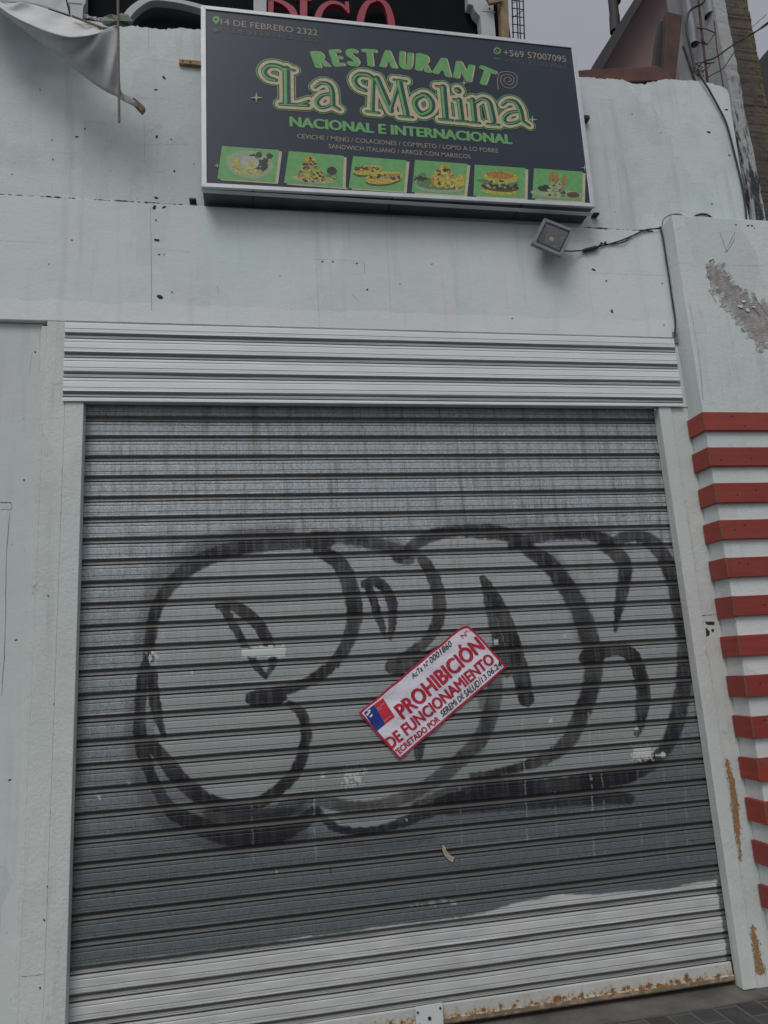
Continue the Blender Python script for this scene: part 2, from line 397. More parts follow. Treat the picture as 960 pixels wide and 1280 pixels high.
# unseen dark backing behind the shutter, added to stop light leaking below it
bk=MB(); bk.box(-.8475,2.376,.16,.25,0,3.391); bk.build('leak_backing',m_dark,bld)

# moss on the ledge between fascia and upper wall
mo=MB()
def clump(mb,c,s,mi=0):
    vs=[];fs=[];n1,n2=5,7
    for i in range(1,n1):
        for j in range(n2):
            a=math.pi*i/n1; b_=2*math.pi*j/n2; k=s*random.uniform(.6,1.3)
            vs.append((c[0]+math.sin(a)*math.cos(b_)*k*1.6,c[1]+math.sin(a)*math.sin(b_)*k,c[2]+math.cos(a)*k*.6))
    for i in range(n1-2):
        for j in range(n2): fs.append((i*n2+j,i*n2+(j+1)%n2,(i+1)*n2+(j+1)%n2,(i+1)*n2+j))
    mb.add(vs,fs,mi,False)
for x0,x1,k,s in [(0,60,26,.004),(60,75,12,.006),(75,200,26,.0035),(150,200,16,.005),(200,250,16,.0035),(728,760,26,.005),(760,800,18,.003),(800,815,16,.006),(815,832,8,.004)]:
    for _ in range(k*2):
        a=random.uniform(x0,x1); s_k=1.6; q=P(a,243+a*.0585,0); clump(mo,(q.x,random.uniform(.004,.026),4.084),s_k*s*random.uniform(.6,1.4))
tag(mo.build('moss',m_moss),'thin green moss and crumbs along the ledge above the fascia','moss',kind='stuff')

# ------------------------------------------------------------------ pilaster with red boards
pil=thing('pilaster',(2.9,0,0),'projecting white pilaster with peeling paint and a stack of red horizontal boards','pilaster')
PF=-.128
pb=MB(); pb.box(2.4852,4.3,PF,.30,0,4.112)
line(pb,[(862,380),(868,410),(874,450),(879,500)],PF-.0012,1,.4,.2)
line(pb,[(848,328),(900,331),(960,332)],PF-.0012,1,.2,.2)
for L_ in ([(900,290),(905,305),(910,315)],[(919,290),(914,300),(910,308)],[(918,298),(914,307),(906,316)]): line(pb,L_,PF-.0012,1,.7,.4)
for k in range(9): # brush drips
    x=random.uniform(868,925); y=random.uniform(330,460); line(pb,[(x,y),(x+random.uniform(4,9),y+random.uniform(35,60))],PF-.001,1,.14,.1)
dots(pb,[(920,281,1.2),(935,282,1.6),(940,282,1.4),(943,285,.9)],PF-.0012,2)
bare=[(884,332),(890,331),(897,332),(901,337),(907,341),(913,347),(916,355),(922,358),(926,364),(934,366),(937,373),(945,371),(950,381),(956,378),(964,386),(990,410),(1000,440),(964,434),(957,431),(951,436),(945,427),(938,421),(933,414),(928,409),(921,401),(915,393),(909,385),(902,380),(903,374),(897,368),(890,362),(887,352),(884,343)]
bare=[(a+random.uniform(-1.3,1.3),b_+random.uniform(-1.3,1.3)) for a,b_ in spline(bare,3)]
pb.poly([P(a,b_,PF-.0011) for a,b_ in bare],3)
pb.build('pilaster_body',[m_pil,m_crack,m_hole,m_bare],pil,.006)
cm=MB()
for L_ in ([(897,332),(907,341),(914,349),(916,355),(924,359),(927,365),(935,367)],[(944,371),(948,378),(952,383),(956,389),(959,393)],[(886,362),(892,372),(896,378)],[(925,385),(933,388),(943,386),(950,395)]): line(cm,L_,PF-.0034,0,.9,.8)
cm.build('paint_crack',m_crack,pil)
fl=MB()   # curling paint flakes round the bare patch
for i in range(0,len(bare)):
    if random.random()<.75:
        a,b_=bare[i]; c=P(a+random.uniform(-3,3),b_+random.uniform(-3,3),PF-.0025); s=random.uniform(.006,.024)
        pts=[]
        for k in range(6):
            an=k/6*6.283+random.uniform(-.3,.3); rr=s*random.uniform(.3,1.3)
            pts.append(Vector((c.x+math.cos(an)*rr,c.y-(rr*.55 if math.sin(an)>0 else 0),c.z+math.sin(an)*rr)))
        fl.poly(pts)
for a,b_ in [(925,383),(934,388),(942,384),(929,377)]:
    c=P(a,b_,PF-.003); s=random.uniform(.012,.024); fl.poly([(c.x+math.cos(t)*s*random.uniform(.4,1.3),c.y-random.uniform(0,.006),c.z+math.sin(t)*s*random.uniform(.3,.9)) for t in np.linspace(0,6.28,10)[:-1]])
fl.build('paint_flakes',m_flake,pil)
m,n,b=newmat('red_painted_wood'); co=N(n,'ShaderNodeTexCoord').outputs['Object']
gr=noise(n,1,7,.65,co,(3,3,60)); c_=mix(n,ramp(n,gr,.3,.7),(.24,.034,.024,1),(.39,.056,.038,1))
oi=N(n,'ShaderNodeObjectInfo'); c_=mix(n,math_(n,'MULTIPLY',oi.outputs['Random'],.55),c_,(.20,.026,.022,1))
c_=mix(n,ramp(n,noise(n,1,8,.75,co,(9,9,22)),.615,.635),c_,(.20,.10,.06,1))
c_=mix(n,math_(n,'MULTIPLY',ramp(n,noise(n,3,5,.6,co),.5,.8),.45),c_,(.28,.085,.04,1))
c_=mix(n,ramp(n,noise(n,45,4,.6,co),.71,.74),c_,(.05,.02,.018,1))
n.links.new(c_,b.inputs['Base Color']); b.inputs['Roughness'].default_value=.55; bump(n,b,gr,.4,.003); m_red=m
m_seam=simple('seam_filler',(.17,.11,.05),.9,.3,60)
slat0=None
for k in range(13):
    zt=2.8835-.2013*k
    if True:
        tl_=random.uniform(-.003,.003); h=.105+random.uniform(-.002,.002); xo=2.462+random.uniform(-.003,.003)
        s=MB()
        s.prism([(xo,-.004,zt-h),(xo,-.1485,zt-h+tl_*.4),(xo,-.1485,zt),(xo,-.004,zt-tl_)],(.0228,0,0))                 # return on the side face
        s.prism([(xo+.001,-.151,zt-h-tl_),(4.2,-.151,zt-h),(4.2,-.151,zt),(xo+.001,-.151,zt+tl_*.5)],(0,.0225,0))                        # board on the front
        s.box(xo-.0008,xo+.006,-.1520,-.1465,zt-h+.003,zt-.003,1)                                    # filled mitre
        for q in range(2):
            kx=random.uniform(2.53,2.75); kz=zt-random.uniform(.02,.08)
            s.poly([(kx+math.cos(a)*.006,-.1516,kz+math.sin(a)*.005) for a in np.linspace(0,6.28,8)[:-1]],2)
        s.build('wood_slat',[m_red,m_seam,m_hole],pil,.002)

# ------------------------------------------------------------------ roller shutter
sh=thing('roller_shutter',(.77,.06,0),'closed grey galvanised roller shutter with black bubble graffiti and white painted foot','shutter')
PITCH=.1027
prof=[(0,0,0,0),(.010,.0045,.4,.35),(.065,.010,.6,.55),(.132,.0140,.7,.8),(.146,.0135,.9,.5),(.165,.0070,1,0),(.190,.0035,.9,0),(.203,.0050,1,.45),(.217,.0032,.8,0),(.250,.0020,.7,0),(.276,.0035,.7,.2),(.286,.0120,.5,1),(.322,.0120,.5,1),(.330,.001,.35,.45),(.345,0,.15,0)]  # last column paints shade into the joint's undercut and gap
for a in np.arange(.385,.985,.048): prof.append((float(a),0,0,0))
for gz,gd,gk in ((.475,.0024,.9),(.80,.0024,.9),(.64,.0,.16),(.91,.0004,.22)): prof += [(gz-.011,0,0,0),(gz-.004,gd,0,gk),(gz+.007,gd,0,gk),(gz+.014,0,0,0)]
prof=sorted(prof)
def slat_sheet(name, x0,x1, ztop, zbot, z_first, Y, mat, dx, parent, amp, graf=None):
    rows=[]
    k0=int(math.floor((z_first-ztop)/PITCH))-1
    k=k0
    while True:
        zs=z_first-k*PITCH
        if zs<zbot: break
        for (s,d,du,dk) in prof:
            z=zs-s*PITCH
            if zbot<=z<=ztop: rows.append((z,d,du,dk,k))
        k+=1
    rows=np.array(rows); nx=int((x1-x0)/dx)+1
    X=np.linspace(x0,x1,nx); Xg,Zg=np.meshgrid(X,rows[:,0]); D=np.repeat(rows[:,1][:,None],nx,1)
    K=rows[:,4].astype(int)
    kk=K-K.min(); nk=kk.max()+1
    ph=rng.uniform(0,6.28,(nk,3)); am=rng.uniform(.3,1,(nk,3))
    wav=np.stack([am[i,0]*np.sin(X*1.7+ph[i,0])+.6*am[i,1]*np.sin(X*4.3+ph[i,1])+.35*am[i,2]*np.sin(X*9.7+ph[i,2]) for i in range(nk)])
    dy=wav[kk]*amp; dz=np.roll(wav,1,0)[kk]*amp*.55
    Yg=Y+D+dy; Zw=Zg+dz
    V=np.stack([Xg,Yg,Zw],-1).reshape(-1,3); nr=len(rows)
    i=np.arange(nr-1)[:,None]*nx+np.arange(nx-1)[None,:]
    q=np.stack([i,i+nx,i+nx+1,i+1],-1).reshape(-1,4)
    me=bpy.data.meshes.new(name); me.vertices.add(len(V)); me.vertices.foreach_set('co',V.astype(np.float32).ravel())
    me.loops.add(q.size); me.loops.foreach_set('vertex_index',q.astype(np.int32).ravel())
    me.polygons.add(len(q)); me.polygons.foreach_set('loop_start',np.arange(0,q.size,4,dtype=np.int32)); me.polygons.foreach_set('loop_total',np.full(len(q),4,np.int32))
    me.update(calc_edges=True)
    ga=np.zeros((nr*nx,4),np.float32); ga[:,3]=1
    if graf is not None:
        ga[:,:3]=graf(Xg.ravel(),Zg.ravel())
        deep=np.clip(D.ravel()/.012,0,1); ga[:,0]*=1-.35*deep; ga[:,1]*=1-.6*deep
    at=me.attributes.new('graf','FLOAT_COLOR','POINT'); at.data.foreach_set('color',ga.ravel())
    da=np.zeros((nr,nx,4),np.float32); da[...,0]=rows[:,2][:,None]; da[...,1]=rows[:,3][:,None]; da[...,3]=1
    at=me.attributes.new('dust_shade','FLOAT_COLOR','POINT'); at.data.foreach_set('color',da.reshape(-1))
    me.materials.append(mat)
    o=bpy.data.objects.new(name,me); COL.objects.link(o); o.parent=parent; o.matrix_parent_inverse=parent.matrix_world.inverted()
    return o
# graffiti: strokes as (px, py, width px), opacity, softness px
YC=.06
ST=[
 ([(186,822,12),(188,795,13),(194,765,14),(210,735,15),(238,709,17),(275,691,18),(320,682,16),(365,678,16),(410,676,15)],.92,4),
 ([(225,700,14),(265,683,18),(310,672,16),(360,668,12)],.45,12),
 ([(395,670,14),(440,674,15),(480,682,14),(520,692,12)],.8,6),
 ([(398,688,14),(422,702,18),(436,728,19),(443,762,18),(439,792,16),(426,818,14),(403,842,13),(372,858,12),(340,867,12),(322,869,13)],.9,3),
 ([(316,873,17),(336,876,16),(352,872,12)],.98,2),
 ([(184,822,10),(178,850,14),(175,885,13),(175,915,15),(179,940,15),(187,965,14),(200,992,14),(216,1015,16),(240,1028,19),(270,1041,22),(310,1047,22),(350,1042,20),(380,1026,17),(392,1016,14)],.95,3),
 ([(190,838,10),(192,862,13),(196,890,12),(205,921,5)],.95,2),
 ([(188,928,14),(210,955,18),(231,980,19),(258,1000,17),(285,1008,16),(322,1004,15),(352,984,14),(371,962,14),(380,936,13),(383,912,13),(377,892,12),(362,880,8)],.93,3),
 ([(262,1018,16),(300,1026,22),(340,1020,24),(372,1003,18)],.72,8),
 ([(280,1052,12),(330,1056,14),(380,1044,12)],.5,10),
 ([(380,996,10),(400,1001,13),(432,1008,14),(466,1008,14),(502,998,14),(540,978,16),(575,950,17),(602,920,18),(615,885,18),(619,850,16),(617,812,12)],.74,4),
 ([(396,1012,9),(408,1027,9),(422,1036,9),(450,1040,9),(488,1033,10),(525,1018,14),(560,1004,20),(600,992,20),(640,986,18)],.93,3),
 ([(520,1008,12),(555,994,16),(590,982,16),(620,975,14)],.72,6),
 ([(600,978,14),(650,984,17),(700,982,19),(745,975,20),(785,968,19),(812,956,16)],.94,3),
 ([(560,1012,12),(610,1007,15),(660,1002,18),(715,999,17),(765,996,16),(786,999,12)],.82,5),
 ([(400,1052,8),(470,1056,10),(540,1046,10)],.35,12),
 ([(498,697,14),(508,690,13),(522,678,14),(545,668,14),(580,663,13),(620,663,13),(652,675,13)],.92,4),
 ([(490,692,8),(505,700,11),(514,700,9)],.8,4),
 ([(529,700,12),(542,722,15),(549,750,15),(547,778,14),(534,800,12),(514,816,11),(500,824,9)],.88,3),
 ([(490,833,16),(503,834,15),(520,826,10),(545,812,7)],.93,2),
 ([(580,668,6),(640,672,12),(662,688,16),(684,703,19),(702,725,20),(720,754,21),(735,792,21),(742,828,21),(738,862,20),(726,895,19),(710,926,17),(686,946,15),(652,958,11),(622,965,9),(590,970,7)],.88,4),
 ([(640,682,10),(668,672,13),(705,667,15),(740,669,14),(762,678,14)],.88,5),
 ([(752,682,10),(768,690,16),(780,704,17),(780,724,15),(776,750,13),(772,770,9),(769,788,4)],.9,3),
 ([(760,684,10),(778,673,13),(800,671,14),(818,681,17),(834,704,18),(845,735,18),(852,775,18),(857,815,19),(854,860,19),(845,905,18),(832,935,16),(815,953,12)],.88,4),
 ([(736,822,22),(758,812,17),(780,813,16),(795,827,16),(802,848,16),(804,872,16),(801,898,14),(797,918,7)],.93,2),
 ([(604,724,9),(612,738,13),(626,762,15),(640,800,18),(650,840,19),(658,874,17)],.92,2),
 ([(607,735,9),(613,765,11),(622,800,12),(633,840,13)],.85,3),
 ([(272,757,8),(288,756,13),(308,767,14),(325,784,14),(336,806,13),(341,828,9),(333,846,4)],.95,2),
 ([(280,762,10),(294,785,10),(306,808,9),(320,832,8),(332,846,5)],.93,2),
 ([(456,730,9),(470,727,12),(483,738,12),(490,754,12),(491,775,10),(488,798,5)],.95,2),
 ([(460,734,10),(467,752,10),(475,776,9),(482,795,4)],.93,2),
 ([(522,905,12),(524,930,13),(523,946,9)],.9,3),
 ([(604,870,13),(608,905,12),(598,935,12)],.5,6),
 ([(176,812,16),(182,770,20),(200,725,24),(240,693,26),(290,674,22),(360,664,20)],.42,16),
 ([(440,668,16),(500,684,16)],.45,12),
 ([(560,654,14),(630,656,16),(700,661,16),(760,662,12)],.32,12),
 ([(164,880,10),(166,940,14),(186,1000,16),(230,1042,18),(300,1062,18)],.38,12),
 ([(300,1030,26),(345,1032,30),(382,1012,22)],.6,8),
 ([(430,1022,10),(480,1018,12),(520,1008,12)],.35,8),
 ([(690,700,20),(722,755,24),(738,820,24)],.35,10),
]
FILL=[(190,815),(200,760),(240,712),(320,685),(420,690),(500,700),(540,674),(620,665),(660,682),(740,668),(805,676),(840,715),(855,800),(848,900),(810,952),(700,972),(600,985),(540,1012),(470,1038),(420,1030),(395,1010),(330,1010),(250,990),(200,940),(185,860)]
# measured px <-> plane coordinates: homography of the curtain plane (vectorised)
def to_px(x,z,Y=YC):
    vx=x; vy=DIST+Y; vz=z-CAMZ
    a=vx*rt.x+vy*rt.y+vz*rt.z; b_=vx*up.x+vy*up.y+vz*up.z; c=vx*fw.x+vy*fw.y+vz*fw.z
    return 480+F*a/c, 640-F*b_/c
def vnoise(x,z,sx,sz,seed):
    r_=np.random.default_rng(seed).random((64,64)); a=x*sx; b_=z*sz
    i=np.floor(a).astype(int); j=np.floor(b_).astype(int); fa=a-i; fb=b_-j; fa=fa*fa*(3-2*fa); fb=fb*fb*(3-2*fb)
    g_=lambda p,q: r_[p%64,q%64]
    return (g_(i,j)*(1-fa)+g_(i+1,j)*fa)*(1-fb)+(g_(i,j+1)*(1-fa)+g_(i+1,j+1)*fa)*fb
def graf(x,z):
    u,v=to_px(x,z)
    u=u+(vnoise(x,z,60,60,1)-.5)*2.2; v=v+(vnoise(x,z,60,60,2)-.5)*2.2
    blk=np.zeros(len(x))
    for pts,op,soft in ST:
        sp=np.array(spline(pts,6)); m_=sp[:,2].max()*.62+soft
        sel=np.where((u>sp[:,0].min()-m_)&(u<sp[:,0].max()+m_)&(v>sp[:,1].min()-m_)&(v<sp[:,1].max()+m_))[0]
        if not len(sel): continue
        uu,vv=u[sel],v[sel]; best=np.zeros(len(sel))
        for i in range(len(sp)-1):
            ax,ay,aw=sp[i]; bx,by,bw=sp[i+1]; dx,dy=bx-ax,by-ay; L=dx*dx+dy*dy+1e-9
            t=np.clip(((uu-ax)*dx+(vv-ay)*dy)/L,0,1)
            dd=np.hypot(uu-ax-t*dx,vv-ay-t*dy)-(aw+(bw-aw)*t)*.56
            best=np.maximum(best,1-np.clip((dd+soft*.5)/soft,0,1))
        best=best*best*(3-2*best)*op*(.86+.30*vnoise(x[sel],z[sel],9,11,5))
        blk[sel]=1-(1-blk[sel])*(1-np.clip(best,0,1))
    gn=np.random.default_rng(3).random(len(x))-.5
    blk=np.clip(blk+gn*.7*blk*(1-blk)+gn*.05*blk,0,1)*(1-.10*(vnoise(x,z*0,85,1,31)>.62))
    # silver fill: even-odd test with a soft edge from noise
    ins=np.zeros(len(x),bool); q=FILL
    un=u+(vnoise(x,z,30,30,8)-.5)*10
    for i in range(len(q)):
        (ax,ay),(bx,by)=q[i],q[(i+1)%len(q)]
        c=((ay>v)!=(by>v)); xi=ax+(v-ay)*(bx-ax)/((by-ay) if by!=ay else 1e-9); ins^=(c&(un<xi))
    sil=ins*(.75+.45*vnoise(x,z,3,5,9))
    wht=np.zeros(len(x))
    zb=.460+.012*x+.014*(vnoise(x,z*0,5,1,11)-.5)+.003*(vnoise(x,z*0,60,1,12)-.5)+.005*(vnoise(x,z,40,300,15)-.5)+.040*np.exp(-((x-1.45)/.26)**2)*(.75+.2*vnoise(x,z*0,12,1,13))
    wht=np.maximum(wht,np.clip((zb-z)/.008,0,1)*(.84+.16*vnoise(x,z,10,60,3))*np.clip((2.288-x-.012*vnoise(x*0,z,1,120,21))/.006,0,1))
    def patch(cx,cy,w_,h_,rough,op,fr=40):
        nonlocal wht
        nn=(vnoise(x,z,fr*3,fr,int(cx))-.5)*rough
        d_=np.maximum(np.abs(u-cx)-w_/2,np.abs(v-cy+(u-cx)*.03)-h_/2)+nn*6
        wht=np.maximum(wht,np.clip(.5-d_/1.2,0,1)*op)
    patch(330,816,54,10,.35,1); patch(336,811,40,7,1.3,1)
    patch(803,941,24,18,1.6,.85,90); patch(825,944,12,3,1,.9); patch(441,971,14,10,5,.75,80); patch(455,962,3,3,1,.8)
    patch(193,817,7,4,2,.9); patch(189,823,3,5,2,.8); patch(556,1127,9,3,1,.8); patch(539,1130,7,2,1,.7); patch(568,1129,5,2,1,.7); patch(524,1132,8,1.5,1,.6); patch(515,1133,3,1,1,.6)
    for cx,cy in [(120,991),(122,996),(196,842),(345,1089),(403,969),(620,803),(688,902),(895,1000),(897,1027),(898,1050),(897,915),(705,794),(796,910),(240,840),(160,980),(507,1022)]: patch(cx,cy,2,3,1,.8)
    # drips that cut through the paint
    for cx,s in [(738,1),(752,.6),(655,.8),(692,.5),(390,.8),(312,.4),(855,.5),(797,.5),(830,.4),(573,.5)]:
        dd=np.abs(u-cx-(v-950)*.04-(vnoise(x*0,z,1,20,int(cx))-.5)*1.5)
        wht=np.maximum(wht,np.clip(1-dd/1.1,0,1)*((v>890)&(v<1075))*s*.42*(vnoise(x*0,z,1,30,int(cx)+1)>.35))
    for cx,cy,h_ in [(92,1112,6),(413,1087,10),(142,1113,7)]:
        blk=np.maximum(blk,((np.abs(u-cx)<1.3)&(np.abs(v-cy)<h_/2))*.9)
    return np.stack([blk*(1-wht*.9),sil,wht],-1)
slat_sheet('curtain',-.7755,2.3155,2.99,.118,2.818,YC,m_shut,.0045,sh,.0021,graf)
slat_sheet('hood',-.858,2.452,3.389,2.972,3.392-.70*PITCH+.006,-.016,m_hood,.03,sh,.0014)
hd=MB(); hd.box(-.8565,2.4505,-.003,.050,2.974,3.3905); hd.box(-.858,2.452,-.018,-.002,2.966,2.9735)
hd.tube([(-.8575,-.006,3.3905),(2.4515,-.006,3.3905)],.0016,1)
hd.build('hood_box',[m_white_metal,m_hole],sh)
for (xa,xb,xc) in ((-.8472,-.7622,-.8465),(2.301,2.3765,2.374)):
    gmb=MB()
    if xa<0: gmb.box(xa,xb,-.006,.056,0.012,2.965); gmb.box(xa,xb-.03,.056,.10,.012,2.965)
    else: gmb.box(xa,xb,-.006,.056,.012,2.965); gmb.box(xa+.03,xb,.056,.10,.012,2.965)
    gmb.build('guide_rail',m_wood_white,sh,.003)
rb=MB()
nseg=60; xs=np.linspace(-.775,2.294,nseg)
pr=[(.118,.062),(.112,.056),(.062,.054),(.058,.046),(.042,.044),(.034,.050),(.033,.075)]
for i in range(nseg-1):
    for j in range(len(pr)-1):
        w0=.0025*math.sin(xs[i]*2.3)+.001*math.sin(xs[i]*9); w1=.0025*math.sin(xs[i+1]*2.3)+.001*math.sin(xs[i+1]*9)
        rb.poly([(xs[i],pr[j][1]+w0,pr[j][0]),(xs[i],pr[j+1][1]+w0,pr[j+1][0]),(xs[i+1],pr[j+1][1]+w1,pr[j+1][0]),(xs[i+1],pr[j][1]+w1,pr[j][0])],1 if j>=3 else 0)
rail=rb.build('bottom_rail',[m_rail_b,rusty('rail_lip',(.20,.16,.11),None,.8,26)],sh)
a_,b_=P(518.5,1253,.045),P(552,1248.5,.045); lk=MB()
lk.prism([(a_.x,.048,.036),(b_.x,.048,.036),(b_.x+.002,.048,.128),(a_.x+.001,.048,.126)],(0,-.006,0))
for fx,fz in ((.08,.75),(.92,.80),(.12,.2),(.5,.42)):
    cx=a_.x+(b_.x-a_.x)*fx; cz=.036+.09*fz
    lk.tube([(cx,.042,cz),(cx,.038,cz)],.005 if fx!=.5 else .008,1,10)
lk.build('lock_plate',[m_white_metal,m_black],rail,.001)

# dirt and leaf scrap
m_scrap=simple('dry_leaf',(.42,.38,.27),.9,.2,60)
c=MB(); q=[(553,1056),(556,1058),(558,1063),(563,1069),(568,1072),(566,1078),(561,1075),(556,1070),(553,1063)]
c.prism([P(a,b_,.053-.0012*(i%3)) for i,(a,b_) in enumerate(q)],(0,.0015,0))
tag(c.build('dry_leaf_scrap',m_scrap),'small dry yellowish scrap stuck on the lower shutter slats','scrap')

# ------------------------------------------------------------------ printed lettering tools
def text_geo(body,bold=0.0,res=3):
    cu=bpy.data.curves.new('t','FONT'); cu.body=body; cu.size=1; cu.offset=bold; cu.resolution_u=res; cu.fill_mode='FRONT'
    o=bpy.data.objects.new('t',cu); COL.objects.link(o); bpy.context.view_layer.update()
    dg=bpy.context.evaluated_depsgraph_get(); me=bpy.data.meshes.new_from_object(o.evaluated_get(dg))
    vs=np.array([v.co[:] for v in me.vertices]).reshape(-1,3)[:,:2]; fs=[tuple(p.vertices) for p in me.polygons]
    bpy.data.objects.remove(o); bpy.data.curves.remove(cu); bpy.data.meshes.remove(me)
    return vs,fs
_cap={}
def capref():
    if 'H' not in _cap:
        v,_=text_geo('H'); _cap['H']=v[:,1].max()
    return _cap['H']
def put_text(mb,body,p0,p1,cap,Y,mi=0,bold=0.0,flip=False,shear=0.0,jitter=0,warp=None,fat=0.0):
    if fat:
        for k,(a,b_) in enumerate([(0,0),(-1,0),(1,0),(-.5,.35),(.5,.35),(-.5,-.3),(.5,-.3)]):
            f2=(lambda e,w_:(lambda p:(lambda q:Vector((q.x,q.y-e,q.z)))(w_(p) if w_ else p)))(k*.00003,warp)
            put_text(mb,body,(p0[0]+fat+a*fat,p0[1]-fat*.3+b_*fat),(p1[0]-fat+a*fat,p1[1]-fat*.3+b_*fat),cap-fat*.6,Y,mi,bold,flip,shear,jitter,f2)
        return
    """body fitted between baseline points p0, p1 (photo px) on plane Y, capital height cap (px)"""
    v,fs=text_geo(body,bold)
    if jitter:
        pass
    x0,x1=v[:,0].min(),v[:,0].max(); v=v.copy(); v[:,0]=(v[:,0]-x0)/(x1-x0); v[:,1]/=capref()
    A=P(*p0,Y); B=P(*p1,Y); U=B-A; L=U.length; U.normalize(); Vv=Vector((-U.z,0,U.x))
    mid=((p0[0]+p1[0])/2,(p0[1]+p1[1])/2)
    dx,dy=p1[0]-p0[0],p1[1]-p0[1]; q=math.hypot(dx,dy)
    H=(P(mid[0]+dy/q*cap,mid[1]-dx/q*cap,Y)-P(*mid,Y)).dot(Vv)
    out=[]
    for a,b_ in v:
        hh=b_*H*(-1 if flip else 1)
        p=A+U*(a*L+shear*hh)+Vv*hh
        if jitter: p+=Vv*(jitter*math.sin(a*23+1)*.3)
        if warp: p=warp(p)
        out.append(p)
    if flip: fs=[tuple(reversed(f)) for f in fs]
    mb.add(out,fs,mi)
class Ink:
    """flat strokes with round ends; every piece sits a hair in front of the one before"""
    def __init__(s,mb): s.mb=mb; s.e=0
    def stroke(s,pts,Y,grow=0,mi=0,off=(0,0),k=1.0,n=5):
        sp=spline(pts,n) if len(pts)>2 else spline(pts,1)
        W=[(P(a+off[0],b_+off[1],Y),(w_*k+grow)*.5*PXM) for a,b_,w_ in sp]
        for i,(c,r_) in enumerate(W):
            s.e+=1; y=Y-s.e*2.0e-6
            s.mb.poly([(c.x+math.cos(t)*r_,y,c.z+math.sin(t)*r_) for t in np.linspace(0,2*math.pi,15)[:-1]],mi)
            if i<len(W)-1:
                d,r2=W[i+1]; t=d-c
                if t.length<1e-6: continue
                t.normalize(); nn=Vector((-t.z,0,t.x)); s.e+=1; y=Y-s.e*2.0e-6
                s.mb.poly([(c.x+nn.x*r_,y,c.z+nn.z*r_),(c.x-nn.x*r_,y,c.z-nn.z*r_),(d.x-nn.x*r2,y,d.z-nn.z*r2),(d.x+nn.x*r2,y,d.z+nn.z*r2)],mi)

# ------------------------------------------------------------------ notice stuck on the shutter
PY=.0505
def wv(p): return Vector((p.x,p.y+.0013*math.sin(p.z*61.2)+.0022*math.sin(p.x*21+p.z*13)+.0009*math.sin(p.x*47-p.z*38),p.z))
m,n,b=newmat('poster_paper'); co=N(n,'ShaderNodeTexCoord').outputs['Object']
c_=mix(n,ramp(n,noise(n,12,5,.6,co),.3,.7),(.72,.71,.80,1),(.86,.85,.93,1)); n.links.new(c_,b.inputs['Base Color']); b.inputs['Roughness'].default_value=.45; bump(n,b,noise(n,14,4,.6,co),.7,.012); m_paper=m
m_pred=flat('poster_red',(.50,.022,.055)); m_pblue=flat('poster_blue',(.02,.045,.26)); m_plred=flat('logo_red',(.62,.03,.06)); m_ink=flat('pen_ink',(.02,.02,.025)); m_pw=flat('logo_white',(.75,.75,.78))
no=thing('notice_poster',P(540,866,.05),'white closure notice with red border and red letters, pasted diagonally across the graffiti','poster')
def grid_poly(mb,quad,nu,nv,Y,mi,cut=None,dy=0):
    """bilinear sheet between four photo points; cut trims parameter corners"""
    A,B,C_,D_=[P(*q,Y) for q in quad]; idx={}
    vs=[];fs=[]
    for j in range(nv+1):
        for i in range(nu+1):
            u_,v_=i/nu,j/nv
            if cut: u_,v_=u_*(1-.016*max(0,(v_-.55)/.45)**3),v_*(1-.05*max(0,(u_-.93)/.07)**2)*(1+.004*math.sin(u_*31))
            p=(A*(1-u_)+B*u_)*(1-v_)+(D_*(1-u_)+C_*u_)*v_
            p=wv(p); p.y+=dy; vs.append(p)
    for j in range(nv):
        for i in range(nu):
            a=j*(nu+1)+i; fs.append((a,a+1,a+nu+2,a+nu+1))
    mb.add(vs,fs,mi,True)
    return mb
# outer quad: bottom-left, bottom-right, top-right, top-left (text reads along bottom-left > bottom-right)
def quad_in(q,m_):
    q=[Vector((a,b_)) for a,b_ in q]; U=(q[1]-q[0]).normalized(); W_=(q[3]-q[0]).normalized()
    return [tuple(q[0]+U*m_+W_*m_),tuple(q[1]-U*m_+W_*m_),tuple(q[2]-U*m_-W_*m_),tuple(q[3]+U*m_-W_*m_)]
OQ=[(499.5,950),(633.5,834),(584,777),(448.5,891)]
def rnd(u_,v_): return ((u_-.955)/.045 + (v_-.90)/.10)>1.15 if (u_>.955 and v_>.90) else False
pm=MB(); grid_poly(pm,OQ,60,30,PY,0,rnd)
o=pm.build('red_border',m_pred,no)
pp=MB(); grid_poly(pp,quad_in(OQ,2.7),60,30,PY,0,rnd,-.0012); o=pp.build('paper',m_paper,no)
lg=MB()
grid_poly(lg,[(470.5,914),(481.7,905),(467.5,880.5),(454.5,891)],6,6,PY,0,None,-.0024)
grid_poly(lg,[(481.9,905),(493.5,896),(478.7,872.5),(467.7,880.5)],6,6,PY,1,None,-.0024)
W2=lambda p:(lambda q:Vector((q.x,q.y-.0036,q.z)))(wv(p))
put_text(lg,'Ministerio de',(472,886),(480,879.6),1.2,PY,2,0,warp=W2); put_text(lg,'Salud',(473.5,888),(477,885.3),1.2,PY,2,0,warp=W2)
put_text(lg,'Gobierno de Chile',(480,902),(488.6,895.4),1.2,PY,2,0,warp=W2)
for pts in ([(457,893),(461,889),(463,890),(459,895)],[(461,895.5),(464.5,892),(466,894),(463,897)],[(458.5,888.8),(462,886.6),(463.6,888.6),(461,890)]):
    lg.poly([W2(P(a,b_,PY)) for a,b_ in pts],2)
lg.build('ministry_logo',[m_pblue,m_plred,m_pw],no)
tx=MB()
put_text(tx,'PROHIBICI\u00d3N',(503,899.5),(607,810.5),19.5,PY,0,.0,warp=W2,fat=1.15)
put_text(tx,'DE FUNCIONAMIENTO',(488,936.5),(619.5,827),14.3,PY,0,.0,warp=W2,fat=.85)
